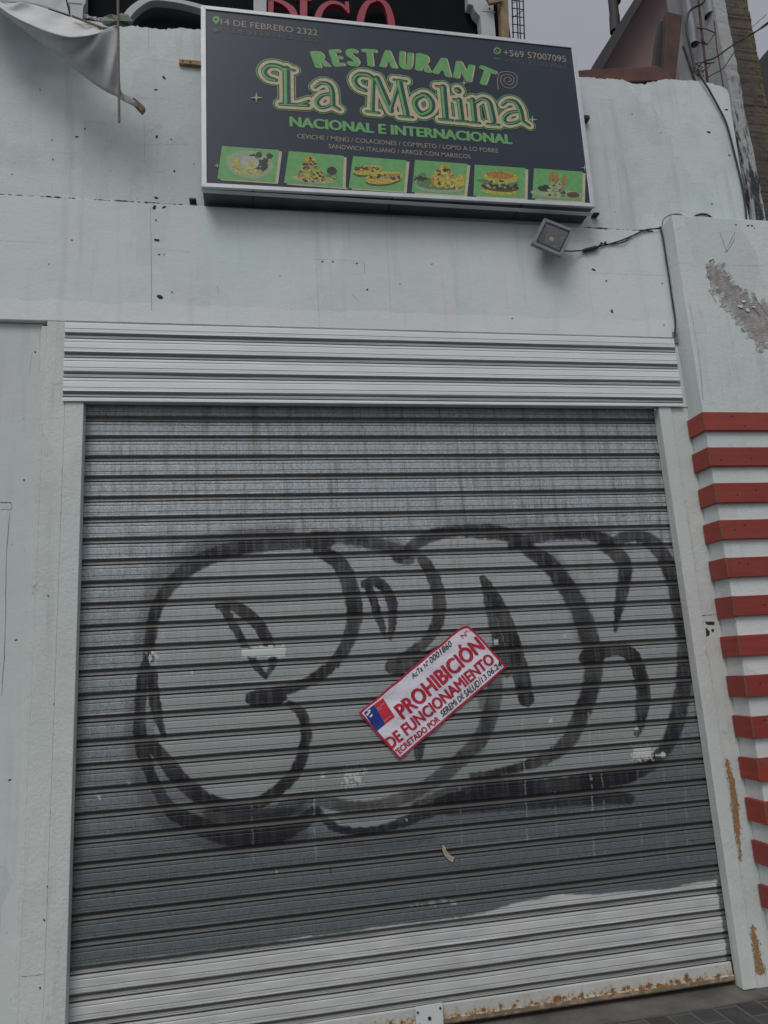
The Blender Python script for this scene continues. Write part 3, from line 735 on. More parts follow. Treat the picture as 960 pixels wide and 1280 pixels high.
put_text(tx,"'ECRETADO POR",(497.5,943.5),(550.5,900.5),7.4,PY,0,0,warp=W2,fat=.45)
put_text(tx,'N\u00ba',(578.5,798.5),(587,792),5.6,PY,0,.01,warp=W2)
tx.build('printed_words',m_pred,no)
hw=MB()
put_text(hw,'AcTa N\u00ba0001860',(516,848.5),(565,806.5),6.5,PY,0,.0,fat=.15,shear=.25,warp=W2,jitter=.004)
put_text(hw,'SEREMi DE SALUD/13.06.24',(552.5,896),(627,833),7.2,PY,0,.0,fat=.22,shear=.2,warp=W2,jitter=.004)
put_text(hw,'....',(586,790),(590.5,786.5),5,PY,0,0,warp=W2)
hw=MB()
for body,t0,t1,lift,cap_ in (('AcTa',0,.26,0,6.4),('N\u00ba',.31,.42,.5,5.6),('0001860',.46,1,-.2,7.2)):
    put_text(hw,body,(516+49*t0,849-42.5*t0-lift),(516+49*t1,849-42.5*t1-lift*2),cap_,PY,0,0,fat=.13,shear=.3,warp=W2)
for body,t0,t1,lift,cap_ in (('SEREMi',0,.255,0,7.6),('DE',.285,.37,.6,6.6),('SALUD',.395,.635,-.2,8.0),('/',.64,.67,0,8.5),('13.06.24',.675,1,.5,6.8)):
    put_text(hw,body,(553+74.5*t0,896.3-63.3*t0-lift),(553+74.5*t1,896.3-63.3*t1-lift*1.8),cap_,PY,0,0,fat=.20,shear=.22,warp=W2)
put_text(hw,'....',(586,790),(590.5,786.5),5,PY,0,0,warp=W2)
hw.build('handwriting',m_ink,no)

# ------------------------------------------------------------------ restaurant light box
SY=-.14; PXM=.00385
m,n,b=newmat('sign_vinyl'); co=N(n,'ShaderNodeTexCoord').outputs['Object']
c_=mix(n,ramp(n,noise(n,1.6,4,.5,co),.3,.7),(.020,.030,.052,1),(.029,.042,.068,1)); n.links.new(c_,b.inputs['Base Color']); b.inputs['Roughness'].default_value=.38; b.inputs['Specular IOR Level'].default_value=.4; m_vin=m
bump(n,b,noise(n,3,3,.5,co),.12,.006)
def mottled(name,c,r_=.42):
    m,n,b=newmat(name); co=N(n,'ShaderNodeTexCoord').outputs['Object']
    f=noise(n,95,6,.75,co); c_=mix(n,ramp(n,f,.40,.60),dull(c,.45),dull(c,1.2)); c_=mix(n,ramp(n,noise(n,170,3,.6,co),.60,.68),c_,(min(1,c[0]*1.6+.1),min(1,c[1]*1.5+.1),c[2]*1.2+.06,1))
    n.links.new(c_,b.inputs['Base Color']); b.inputs['Roughness'].default_value=r_; return m
m_green=flat('print_green',(.16,.42,.15),.42); m_teal=flat('print_teal',(.012,.075,.06),.42); m_cream=flat('print_cream',(.56,.50,.33),.42); m_tan=flat('print_tan',(.36,.31,.24),.45)
m_eggw=flat('print_white',(.42,.46,.40),.42); m_dim=flat('print_dim',(.10,.095,.09),.42); m_pdark=flat('print_dark',(.045,.050,.030),.42); m_yel=mottled('print_yellow',(.55,.48,.07),.42); m_pale=flat('print_pale',(.32,.42,.28),.42); m_brn=mottled('print_brown',(.15,.07,.035),.42); m_org=mottled('print_orange',(.45,.24,.05),.42); m_lgr=mottled('print_leaf',(.13,.25,.12),.42); m_gdim=flat('print_green_dim',(.03,.12,.09),.42)
m_side=simple('sign_sheet',(.115,.125,.15),.5,.25,7,.1)
sg=thing('restaurant_sign',P(496,240,0),'black light box sign of a restaurant with green and cream lettering and six food pictures','sign')
cor=[(251,6),(719,56),(744,258.5),(252,233)]   # TL TR BR BL
TL,TR,BR,BL=[P(*q,SY) for q in cor]
bx=MB()
def shr(p,dx,dz): return Vector((p.x+dx,p.y,p.z+dz))
a4=[shr(TL,.004,-.004),shr(TR,-.004,-.004),shr(BR,-.004,.004),shr(BL,.004,.004)]
bx.prism([p+Vector((0,.009,0)) for p in a4],(0,.160,0))
# seam joints on the underside
for fx in (.12,.46,.80):
    p=BL.lerp(BR,fx); bx.box(p.x-.004,p.x+.004,SY+.012,.02,p.z-.001,p.z+.006,1)
bx.build('box_body',[m_side,m_pdark],sg)
fr=MB(); t=.026
ins=[shr(TL,t,-t*.9),shr(TR,-t,-t*.9),shr(BR,-t,t*.9),shr(BL,t,t*.9)]
for i in range(4):
    j=(i+1)%4; O=[TL,TR,BR,BL]; fr.prism([O[i],O[j],ins[j],ins[i]],(0,.020,0))
for i in range(2,3): fr.box(BL.x,BR.x-.004,SY+.0202,SY+.05,BL.z-.006+.004,BL.z+.001)
fr.build('frame',m_alu,sg,.002)
fc=MB(); fc.poly([p+Vector((0,.006,0)) for p in (shr(TL,.01,-.01),shr(TR,-.01,-.01),shr(BR,-.01,.01),shr(BL,.01,.01))][::-1])
face=fc.build('sign_face',m_vin,sg)
Y0=SY+.0048
# words
wd=MB(); put_text(wd,'14 DE FEBRERO 2322',(276,30.5),(397,44.3),7.2,Y0,0,.004); wd.build('street_address',[m_tan,m_dim],face); wd=MB()
put_text(wd,'14 DE FEBRERO 2322',(275,33.5),(396.5,47.3),5.6,Y0,1,0,flip=True); wd.build('mirrored_address',[m_tan,m_dim],face); wd=MB()
put_text(wd,'+569 57007095',(630,69.3),(708,77.5),7.4,Y0,0,.004); wd.build('phone_number',[m_tan,m_dim],face); wd=MB()
put_text(wd,'+569 57007095',(629.5,72.3),(708.3,80.7),5.6,Y0,1,0,flip=True); wd.build('mirrored_number',[m_tan,m_dim],face); wd=MB()
put_text(wd,'CEVICHE / MEN\u00da / COLACIONES / COMPLETO / LOMO A LO POBRE',(371.5,172.6),(623,191),5.3,Y0,0,.002)
put_text(wd,'SANDWICH ITALIANO / ARROZ CON MARISCOS',(411,185.3),(588.5,198.3),5.3,Y0,0,.002)
wd.build('menu_line',[m_tan,m_dim],face); wd=MB()
swz=[(158,425),(150,350),(165,285),(210,272),(280,280),(318,320),(310,380),(270,412),(210,400),(180,360),(185,310),(230,295),(280,310),(290,350),(265,385),(225,375),(205,345),(225,320),(260,325),(265,350),(240,360)]
ink=Ink(wd); ink.stroke([(600+a/6.857,50+b_/6.857,1.0) for a,b_ in swz],Y0,0,0)
wd.build('spiral_mark',[m_tan,m_dim],face)
gw=MB()
LT=[('R',(394,85),(413,83)),('E',(416.5,83.2),(431,82.2)),('S',(434,82.4),(450,82.6)),('T',(453.5,82.6),(473,83.4)),('A',(474,83.6),(496.5,85.5)),('U',(498,85.3),(515,87.6)),('R',(518.5,87.8),(539,91)),('A',(539.5,91.3),(564,96.5)),('N',(566,97),(589,102.5)),('T',(592.5,102),(614,109))]
for chh,p0,p1 in LT:
    put_text(gw,chh,(p0[0]+1.6,p0[1]+.5),(p1[0]+1.6,p1[1]+.5),21.5,Y0+.0008,1,0,fat=2.5); put_text(gw,chh,p0,p1,21.5,Y0-.0004,0,0,fat=2.5)
gw.build('restaurant_word',[m_green,m_cream],face); gw=MB()
put_text(gw,'NACIONAL E INTERNACIONAL',(362,158),(641,180.3),12,Y0-.0004,0,0,fat=1.05)
gw.build('cuisine_line',[m_green,m_cream],face)
nm=MB()
NAME=[[(345,100,6),(335,97,8),(330,89,8),(337,82,8),(349,83,8),(357,88,9)],[(358,86,11),(358.5,128,11)],[(351,84,4),(368,88,4)],[(350,130,5),(385,131.5,6)],[(374,131,6),(386,126,4)],
 [(394,109,5),(401,104,6),(410,105,7),(415,113,8),(416,130,8)],[(414,117,5),(403,119,6),(396,127,7),(401,134,6),(410,133,5),(416,128,5)],[(416,132,6),(425,137,4)],
 [(457,113,6),(448,109,8),(443,100,8),(449,93,8),(461,94,8),(468,99,7)],[(467,100,6),(465.5,138,7)],[(471,98,10),(489,138,9)],[(488.5,137,6),(499,104,6)],[(499,102,10),(508,143,10)],[(458,139,4),(474,141,4)],[(499,145,4),(516,146.5,4)],[(492,99.5,4),(508,101.5,4)],
 [(529,118.5,9),(520,124,9),(519,132,9),(525,141,9),(531,142,9),(539,137,9),(540,128,9),(534,120,9),(529,118.5,9)],
 [(554,109,10),(557,146,10)],[(545,107.5,4),(556,108.5,4)],[(549,149,4),(566,150.5,4)],
 [(574,125,9),(577,148,9)],[(572,112.5,10),(573,113.5,10)],[(567,124,4),(576,124.5,4)],[(570,151,4),(585,152,4)],
 [(591,125,9),(593.5,150,9)],[(585,125.5,4),(592,125,4)],[(595,128,5),(603,123.5,6),(611,127,8),(614,137,9),(617,151,9)],[(587,153,4),(600,154,4)],[(609,155,4),(624,156,4)],
 [(628,131,5),(635,126,6),(644,128,8),(650,137,9),(653,150,8)],[(649,139,5),(637,141,6),(630,148,7),(634,154,6),(645,153,5),(652,149,5)],[(653,151,6),(662,157,4)]]
for li,(grow,mi,dy,k,off) in enumerate([(15.4,0,0,1,(0,0)),(12.8,1,.0006,1,(0,0)),(9.8,2,.0012,1,(0,0)),(.2,3,.0018,1,(0,0)),(-.6,0,.0024,.45,(-1.6,.4))]):
    ik=Ink(nm)
    for s_ in NAME: ik.stroke(s_,Y0-.0003-dy,grow,mi,off,k,4)
nm.build('name_lettering',[m_green,m_pdark,m_cream,m_teal],face)
IM=[m_green,m_pdark,m_gdim,m_pale]; ic=MB(); ik=Ink(ic)
def disc(mb,cx,cy,rx,ry,Y,mi,jit=0,n_=16,rot=0):
    o=[]
    for t_ in np.linspace(0,2*math.pi,n_+1)[:-1]:
        a=math.cos(t_)*rx*(1+random.uniform(-jit,jit)); b2=math.sin(t_)*ry*(1+random.uniform(-jit,jit))
        o.append(P(cx+a*math.cos(rot)-b2*math.sin(rot),cy+a*math.sin(rot)+b2*math.cos(rot),Y))
    mb.poly(o,mi)
disc(ic,270,24,4.3,4,Y0,0); ic.poly([P(266.5,26,Y0-.0003),P(273.5,26.5,Y0-.0003),P(270,31,Y0-.0003)],0); disc(ic,270,24,1.6,1.6,Y0-.0006,1)
ic.build('location_icon',IM,face); ic=MB(); ik=Ink(ic); disc(ic,270,37.5,3.8,2.6,Y0,2); ic.build('mirrored_icon',IM,face); ic=MB(); ik=Ink(ic); disc(ic,621.5,63.5,4.6,4.4,Y0,0); disc(ic,621.5,63.5,3.2,3.0,Y0-.0004,1); ik.stroke([(619.6,62,1.4),(621,64.6,1.1),(623.6,65.4,1.4)],Y0-.0006,0,0)
ic.build('phone_icon',IM,face); ic=MB()
ic.poly([P(a,b_,Y0) for a,b_ in [(617.5,71.5),(626,72.3),(625,75),(619,74.6)]],2); ic.build('mirrored_icon',IM,face)
for cx,cy,s_ in [(320.5,122,7),(665.5,149.5,6),(580,103.5,4.5),(731,209.5,4.5),(432.5,236,3.5),(271.5,207,3.5)]:
    o=[]; ic=MB()
    for k in range(8):
        a=k*math.pi/4; rr=s_*(1.15 if k%4==0 else 1.0) if k%2==0 else s_*.26; o.append(P(cx+math.cos(a)*rr,cy+math.sin(a)*rr,Y0-.0036))
    ic.poly(o,3); ic.build('sparkle',IM,face)
# six food pictures
PQ=[[(277.5,182.5),(349,187.5),(344,228),(271.7,223.3)],[(361,188.7),(429.7,194.8),(428.3,234.5),(355,228.7)],[(441.2,195),(508.2,200.4),(504.6,239.3),(436,235)],[(518.8,199.8),(584.3,204.8),(580.3,243.7),(514.7,240.2)],[(593.3,205.8),(656.7,210),(655.8,247.8),(591.7,244.6)],[(667.5,210.3),(728.3,214.7),(727.5,251.5),(665,248)]]
for pi,Q in enumerate(PQ):
    fp=MB(); fp.poly([P(a+3.6,b_+1.9,Y0) for a,b_ in Q],6); fp.poly([P(a,b_,Y0-.0006) for a,b_ in Q],0)
    ey=[0]
    def uv(u_,v_):
        A,B,C_,D_=[Vector((q[0],q[1])) for q in Q]; return (A*(1-u_)+B*u_)*(1-v_)+(D_*(1-u_)+C_*u_)*v_
    def bl(u_,v_,ru,rv,mi,jit=.12,rot=.06,n_=18):
        p=uv(u_,v_); ey[0]+=1; disc(fp,p.x,p.y,ru*67,rv*40,Y0-.0010-ey[0]*4e-6,mi,jit,n_,rot)
    U_=random.uniform
    if pi==0:
        bl(.52,.50,.44,.44,8,.02,.12,24); bl(.52,.49,.38,.35,2,.04,.12,20)
        for k in range(16): bl(U_(.55,.85),U_(.18,.65),.06,.09,5,.3)
        for k in range(18): bl(U_(.2,.7),.55+U_(0,.25),.09,.04,U_(0,1)<.7 and 1 or 4,.15,.5)
        bl(.30,.42,.13,.16,2,.1); bl(.52,.45,.17,.22,7,.1); bl(.28,.42,.07,.10,1,.06); bl(.54,.50,.07,.11,1,.06)
    elif pi==1:
        bl(.5,.82,.44,.12,8,.03,.08,20)
        for k in range(150):
            v_=U_(.12,.92); hw_=.06+.36*max(0,v_-.2); bl(.42+U_(-hw_,hw_)+.06*(v_-.5),v_,.032,.035,random.choice([1,1,4,1,5,3]),.3)
        bl(.80,.50,.09,.13,5,.1)
        for k in range(8): bl(U_(.72,.95),U_(.62,.80),.05,.04,random.choice([9,2,1]),.3)
    elif pi==2:
        for (cu,cv,ru,rv,ro) in ((.30,.40,.27,.15,-.12),(.62,.60,.36,.20,-.10)):
            bl(cu,cv+.06,ru*.98,rv,3,.03,ro,20); bl(cu,cv,ru,rv,1,.04,ro,20); bl(cu,cv-.03,ru*.82,rv*.35,4,.1,ro,16)
            for k in range(24): bl(cu+U_(-.8,.8)*ru,cv-.03+U_(-.3,.3)*rv,.03,.035,random.choice([5,3,5,2,1]),.3)
    elif pi==3:
        bl(.52,.82,.46,.15,2,.02,.06,22); bl(.52,.78,.42,.10,9,.04,.06,20)
        for k in range(14): bl(U_(.06,.3),U_(.42,.7),.06,.07,random.choice([9,9,5,8]),.3)
        for k in range(110):
            v_=U_(.12,.80); hw_=.08+.42*max(0,v_-.15); bl(.56+U_(-hw_,hw_)*.85,v_,.042,.055,random.choice([1,1,1,4,4,5,6]),.3)
        for k in range(10): bl(U_(.78,.95),U_(.4,.7),.06,.07,1,.25)
    elif pi==4:
        bl(.52,.82,.34,.10,1,.04,.05,20); bl(.52,.67,.36,.16,3,.1,.05,20); bl(.52,.66,.33,.10,5,.15,.05,20); bl(.5,.50,.37,.12,9,.2,.05,20)
        bl(.52,.36,.33,.20,1,.05,.08,22); bl(.50,.29,.26,.12,4,.05,.08,20)
        for k in range(34): bl(U_(.2,.85),U_(.46,.72),.03,.03,random.choice([2,5,9,1,5]),.3)
    else:
        bl(.5,.80,.50,.14,8,.03,.06,20)
        for k in range(130):
            v_=U_(.30,.88); hw_=.04+.34*max(0,v_-.28); bl(.45+U_(-hw_,hw_),v_,.03,.035,random.choice([2,2,5,9,1,7]),.3)
        bl(.36,.24,.04,.16,4,.1,.2); bl(.46,.28,.05,.18,4,.1,-.1); bl(.62,.38,.04,.24,4,.1,.15); bl(.82,.80,.12,.09,3,.05)
        for k in range(6): bl(U_(.15,.3),U_(.5,.7),.05,.06,5,.3)
    fp.build('food_picture',[m_green,m_yel,m_pale,m_brn,m_org,m_pdark,m_cream,m_eggw,m_pale,m_lgr],face)
m_lwood=simple('raw_wood',(.40,.26,.14),.8,.25,18)
bk=MB(); a_,b_=P(224,75.5,.02),P(249,83,.02); bk.box(a_.x,TL.x+.02,.008,.0295,b_.z,b_.z+.026); 
for fx in (.15,.62): bk.tube([(a_.x+.09*fx+.006,.010,b_.z+.014),(a_.x+.09*fx+.006,.004,b_.z+.014)],.005,1,8)
bk.build('wood_bracket',[m_lwood,m_black],sg)
for (px,py) in ((241,250),(733,149),(745,268)):
    k=MB(); c=P(px,py,.0); k.box(c.x-.018,c.x+.018,-.010 if px==241 else -.012,.0292,c.z-.005,c.z+.006 if px!=733 else c.z+.02); k.build('bracket',m_black,sg,.002)

# ------------------------------------------------------------------ floodlight
fd=thing('floodlight',P(692,296,0),'small square grey LED floodlight tilted on the fascia under the sign corner','floodlight')
fq=[(680.4,272),(718.5,287),(702,320.4),(664.4,304)]; 
fa=[P(fq[0][0],fq[0][1],-.10),P(fq[1][0],fq[1][1],-.10),P(fq[2][0],fq[2][1],-.13),P(fq[3][0],fq[3][1],-.13)]
cn=sum(fa,Vector())/4; nrm=(fa[1]-fa[0]).cross(fa[3]-fa[0]).normalized()
if nrm.y>0: nrm=-nrm
m_fgrey=simple('floodlight_grey',(.22,.225,.23),.45,.15,20,.2); m_refl=simple('reflector',(.075,.075,.07),.35,.15,30,.3); m_led=simple('led_chip',(.55,.50,.03),.4,.1)
def scal(k,d): return [cn+(p-cn)*k+nrm*d for p in fa]
hb=MB(); A=scal(1,0); B=scal(.80,0)
for i in range(4): hb.prism([A[i],A[(i+1)%4],B[(i+1)%4],B[i]],-nrm*.02)
Cc=scal(.97,-.0202); Dd=scal(.62,-.055)
hb.add(Cc+Dd,[(0,1,5,4),(1,2,6,5),(2,3,7,6),(3,0,4,7),(4,5,6,7)])
for k in range(6):
    p=Dd[0].lerp(Dd[1],(k+.5)/6); q=Dd[3].lerp(Dd[2],(k+.5)/6); hb.prism([p,q,q-nrm*.018,p-nrm*.018],(fa[1]-fa[0]).normalized()*.003)
for i in range(4): hb.tube([A[i].lerp(cn,.1),A[i].lerp(cn,.1)+nrm*.003],.004,0,8)
hb.build('housing',m_fgrey,fd,.002)
gk=MB(); A=scal(.80,.0006); B=scal(.715,.0006)
for i in range(4): gk.poly([A[i],A[(i+1)%4],B[(i+1)%4],B[i]])
gk.build('gasket',m_black,fd)
rf=MB(); A=scal(.714,-.003); B=scal(.40,-.020)
for i in range(4): rf.poly([A[i],A[(i+1)%4],B[(i+1)%4],B[i]])
rf.poly(B)
rf.build('reflector',m_refl,fd)
ldm=MB(); A=scal(.13,-.0185); ldm.prism(A,-nrm*.001); ldm.build('led_chip',m_led,fd)
m,n,b=newmat('lens_glass'); b.inputs['Roughness'].default_value=.08; b.inputs['Transmission Weight'].default_value=1; b.inputs['IOR'].default_value=1.25; b.inputs['Base Color'].default_value=(.9,.9,.9,1)
n.links.new(mix(n,noise(n,20,3),(.86,.87,.86,1),(.94,.95,.94,1)),b.inputs['Base Color'])
gl=MB(); A=scal(.715,-.0004); gl.prism(A,-nrm*.001); gl.build('lens',m,fd)
ar=MB(); back=cn-nrm*.06; ar.tube([back,Vector((cn.x+.01,-.03,cn.z+.02)),Vector((cn.x+.01,.0,cn.z+.02))],.008)
ar.box(cn.x-.04,cn.x+.05,-.008,0,cn.z+.0,cn.z+.04); ar.build('bracket',m_fgrey,fd)

# ------------------------------------------------------------------ cables on the wall
def cable(name,pts,r,label,cat='cable',mat=None,n=5,group=None,jit=0,xmax=99):
    mb=MB(); pp=[P(a,b_,Y) for a,b_,Y in spline(pts,n)]
    pp=[Vector((min(p.x,xmax),p.y,p.z)) for p in pp]
    if jit: pp=[p+Vector((random.uniform(-jit,jit),random.uniform(-jit,jit),random.uniform(-jit,jit))) for p in pp]
    mb.tube(pp,r,0,7); return tag(mb.build(name,mat or m_cable),label,cat,group)
cb=thing('floodlight_cable',P(765,300,0),'black cable running from the floodlight along the fascia to the pilaster corner','cable')
mb=MB(); mb.tube([P(*q) for q in spline([(703,313,-.10),(712,314,-.06),(722,313.5,-.03),(732,313,-.012),(745,309,-.012),(757,306,-.008),(775,301,-.008),(792,294,-.008),(806,287.5,-.008),(818,286,-.008),(829,286,-.01)],5)],.0042,0,8)
mb.tube([P(*q) for q in spline([(745,310,-.014),(752,305,-.014),(762,305,-.01),(779,303,-.012),(787,297,-.01),(800,290,-.01),(815,286.5,-.012),(828,284,-.012)],5)],.0030,0,8)
mb.build('cord',m_cable,cb)
mb=MB(); mb.tube([P(728,313.5,-.016),P(731,313,-.016),P(745,309.5,-.016),P(748,309,-.016)],[.006,.012,.012,.006],0,10); mb.build('connector',m_black,cb)
mb=MB()
for q in ((752,304),(757,303),(826,284),(829,287)): p=P(q[0],q[1],-.012); mb.box(p.x-.004,p.x+.004,-.014,0,p.z-.006,p.z+.006)
mb.build('clip',m_black,cb)
cable('corner_cable',[(828,284,-.012),(831,297,-.02),(836,320,-.02),(841,345,-.02),(843,375,-.018),(844,400,-.016),(843.5,421,-.012)],.0045,'black cable hanging down the pilaster corner to the shutter hood end','cable',xmax=2.479)
cable('looped_cable',[(828,283,-.012),(828.5,276,-.02),(833,271,.0),(841,268,.022),(849,268,.024),(856,271,.02)],.0042,'thin cable looped over the ledge corner left of another loop','cable',mat=m_fgrey)
cable('ledge_cable_loop',[(866,273,.02),(870,269.5,.022),(878,267.5,.024),(885,269,.022),(892,274,.02)],.0055,'short dark cable arc rising above the pilaster top, rightmost of two loops','cable')
cable('wall_cable',[(872,88,.012),(879,101,.012),(886,112,.012),(897,132,.014),(907,152,.016),(913,172,.016),(920,200,.018),(926,225,.018),(931,252,.018),(934,285,.018)],.0062,'long dark cable sweeping down the right edge of the upper wall','cable')
# small box end of hood
e=MB(); p=P(843,425,-.01); e.box(2.456,2.480,-.012,.0,p.z-.02,p.z+.05); tag(e.build('junction_cap',m_fgrey),'tiny grey metal cap where the corner cable meets the shutter hood','cable cap')

# ------------------------------------------------------------------ rooftop sign of the shop above
rs_=thing('rooftop_sign',P(350,20,.4),'dark rooftop sign board with white ornamental frame and red serif letters above the parapet','sign')
RY=.40
m_rboard=simple('dark_board',(.008,.009,.013),.9,.2,4,spec=.1); m_rwhite=simple('frame_white',(.46,.48,.50),.6,.12,6); m_rred=simple('letter_red',(.34,.028,.055),.45,.12,8)
def PL(lst,Y): return [P(a,b_,Y) for a,b_ in lst]
bb=MB(); bb.prism(PL([(60,-260),(600,-260),(640,60),(640,100),(60,100)],RY+.06),(0,.05,0)); bb.build('back_board',m_rboard,rs_)
fr=MB()
fr.prism(PL([(83,-60),(106,-60),(107,3),(104,8),(103,20),(103,40),(88,40),(88,8),(84,2)],RY-.03),(0,.07,0))
fr.box(*(lambda a,b_: (a.x,b_.x,RY-.034,RY-.030,a.z-.003,a.z+.003))(P(87,8.5,RY),P(104,9,RY)))
def band(mb,path,Y,dep):
    sp=spline(path,8); L=[];Rr=[]
    for i,(a,b_,w_) in enumerate(sp):
        c=P(a,b_,Y); q=P(*sp[min(i+1,len(sp)-1)][:2],Y)-P(*sp[max(i-1,0)][:2],Y); q.normalize(); nn=Vector((-q.z,0,q.x))*(w_*.0043/2); L.append(c+nn); Rr.append(c-nn)
    for i in range(len(L)-1): mb.prism([L[i],L[i+1],Rr[i+1],Rr[i]],(0,dep,0))
fr.build('frame_column',[m_rwhite,m_black],rs_); fr=MB()
band(fr,[(150,60,11),(151,40,11),(156,24,10),(168,9,10),(188,-2,8),(215,0,6),(240,5,7),(270,14,8),(300,22,9)],RY-.03,.05)
fr.build('frame_arch',[m_rwhite,m_black],rs_); fr=MB()
fr.prism(PL([(317,-60),(333,-60),(333,40),(317,40)],RY-.032),(0,.05,0))
fr.build('frame_column',[m_rwhite,m_black],rs_); fr=MB()
fr.prism(PL([(583,-80),(612,-80),(616,0),(620,50),(623,80),(604,80),(602,38),(600,20),(594,14),(591,6),(585,5)],RY-.03),(0,.07,0))
fr.tube([P(612,10.5,RY-.03),P(612,10.5,RY-.034)],.005,1,8); fr.box(*(lambda a,b_: (a.x,b_.x,RY-.033,RY-.0295,a.z-.002,a.z+.002))(P(601,18.5,RY),P(617,20,RY)))
fr.build('frame_column',[m_rwhite,m_black],rs_)
def letter(st):
    mb=MB()
    for s_ in st:
        if len(s_)==4 and len(s_[0])==2: mb.prism(PL(s_,RY-.01),(0,.035,0))
        else: band(mb,s_,RY-.012,.035)
    mb.build('sign_letter',m_rred,rs_)
letter([[(335,0),(342,1),(341,66),(334,65)],[(333,-1,4),(345,0,5),(357,5,8),(366,14,11),(369,30,12),(366,48,11),(357,60,8),(345,66,5),(334,65,4)]])
letter([[(375,-4),(384,-3),(384,68),(375,67)],[(370,-5),(389,-3),(389,1),(370,-1)],[(370,66),(389,68),(389,72),(370,70)]])
letter([[(434,13,4),(429,7,5),(420,3,6),(410,4,7),(401,12,9),(396,28,10),(398,48,10),(406,62,8),(418,68,6),(430,64,5),(437,56,4)],[(431,2),(436,2),(437,16),(434,16)]])
letter([[(470,-1,6),(459,4,8),(452,18,11),(450,36,11),(454,54,10),(464,66,7),(473,68,6),(483,62,8),(489,46,11),(489,26,11),(484,8,9),(476,0,7),(470,-1,6)]])

m_oldwood=simple('weathered_wood',(.27,.20,.12),.85,.3,20,bs=.6)
mb=MB(); mb.prism(PL([(622,-80),(633,-80),(637,60),(628,60)],.33),(0,.06,0)); mb.prism(PL([(608,-4),(628,-6),(628,1),(612,4)],.31),(0,.02,0))
tag(mb.build('wooden_post',m_oldwood),'raw timber post between the rooftop sign and the wire lattice mast','post')
mb=MB(); m_rebar=simple('dark_rebar',(.03,.032,.036),.7,.2)
mp_=[(641,.42),(647,.50),(655,.44),(650,.36)]
for a,Y in mp_: mb.tube([P(a-4,-80,Y),P(a-1,0,Y),P(a+1,60,Y)],.0045,0,6)
for yy in range(-60,70,10):
    q=[P(a+yy/60-1.5,yy+(a-640)*.12,Y) for a,Y in mp_]
    for i in range(4): mb.tube([q[i],q[(i+1)%4]],.0032,0,5)
for yy in (-30,4,22): mb.tube([P(641,yy,.42),P(655,yy-10,.44)],.0028,0,5)
tag(mb.build('lattice_mast',m_rebar),'thin dark wire lattice column standing right of the wooden post against the sky','mast')

# ------------------------------------------------------------------ torn banner, upper left
tb=thing('torn_banner',P(90,60,-.2),'torn white banner sagging from a thin wooden stick over the upper left wall','banner')
m,n,b=newmat('banner_cloth'); co=N(n,'ShaderNodeTexCoord').outputs['Object']
c_=mix(n,ramp(n,noise(n,5,5,.6,co),.3,.7),(.44,.455,.46,1),(.58,.59,.595,1)); n.links.new(c_,b.inputs['Base Color']); b.inputs['Roughness'].default_value=.75; b.inputs['Subsurface Weight'].default_value=0
b.inputs['Specular IOR Level'].default_value=.05; b.inputs['Roughness'].default_value=1; bump(n,b,noise(n,1,5,.6,co,(16,16,9)),.35,.01); m_cloth=m
m_cloth2=simple('banner_fold',(.66,.675,.675),1,.12,8,spec=.05)
def loft(name,top,bot,mat,ripple=.01,nv=14,th=.0015):
    T=spline(top,10); Bm=spline(bot,10); k=min(len(T),len(Bm)); 
    Ti=[T[int(i*(len(T)-1)/(k-1))] for i in range(k)]; Bi=[Bm[int(i*(len(Bm)-1)/(k-1))] for i in range(k)]
    vs=[];fs=[]
    for j in range(nv+1):
        v_=j/nv
        for i in range(k):
            a=np.array(Ti[i])*(1-v_)+np.array(Bi[i])*v_
            Y=a[2]-ripple*math.sin(v_*3.14)+.0025*math.sin(i*.8+v_*6)*math.sin(v_*3.1)+ripple*.7*math.sin(i*.5+v_*4)*math.sin(v_*3.1)
            vs.append(P(a[0],a[1],Y))
    for j in range(nv):
        for i in range(k-1): q=j*k+i; fs.append((q,q+k,q+k+1,q+1))
    mb=MB(); mb.add(vs,fs,0,True); o=mb.build(name,mat,tb); so=o.modifiers.new('thick','SOLIDIFY'); so.thickness=th; so.offset=0
    return o
loft('hanging_sheet',[(-60,-45,-.20),(0,8,-.24),(38,30,-.28),(80,44,-.33),(112,44,-.35),(133,36,-.34),(149,31,-.33)],[(-60,-30,-.16),(0,14,-.16),(28,36,-.15),(62,62,-.17),(95,88,-.19),(128,112,-.21),(149,122,-.23)],m_cloth,.02)
loft('banner_fold',[(-60,-70,-.22),(0,-1,-.22),(28,3,-.22),(60,12,-.22),(95,24,-.24),(118,31,-.27),(136,35,-.30)],[(-60,-44,-.21),(0,9,-.25),(38,31,-.29),(80,45.5,-.345),(104,45.5,-.36),(122,42,-.35),(137,36,-.33)],m_cloth2,-.025)
loft('torn_tail',[(148,70,-.26),(149,90,-.25),(150,112,-.24),(163,122,-.20),(172,129,-.17)],[(148,121,-.235),(152,125,-.22),(158,128,-.21),(166,132,-.18),(171,133,-.16)],m_cloth2,.004)
loft('back_fold',[(-40,-60,-.05),(0,-50,-.05),(40,-40,-.05),(70,-30,-.05),(80,-8,-.08)],[(-40,-30,-.15),(0,0,-.20),(34,4,-.20),(62,11,-.20),(87,19,-.20)],m_cloth,.01)
mb=MB(); mb.tube([P(146.5,-80,-.36),P(147.5,0,-.36),P(148,70,-.36),P(149,153,-.36)],.0062,0,8); mb.build('stick',simple('brown_stick',(.22,.16,.12),.8,.2,30),tb)
mb=MB(); a_,b_=P(90,20,-.28),P(136,38,-.30); mb.tube([a_,b_],.007,0,4); mb.build('batten',m_oldwood,tb)
mb=MB(); mb.prism(PL([(163,124),(168,122),(181,134),(177,139)],-.16),(0,.03,0)); mb.build('stick_end',m_oldwood,tb)
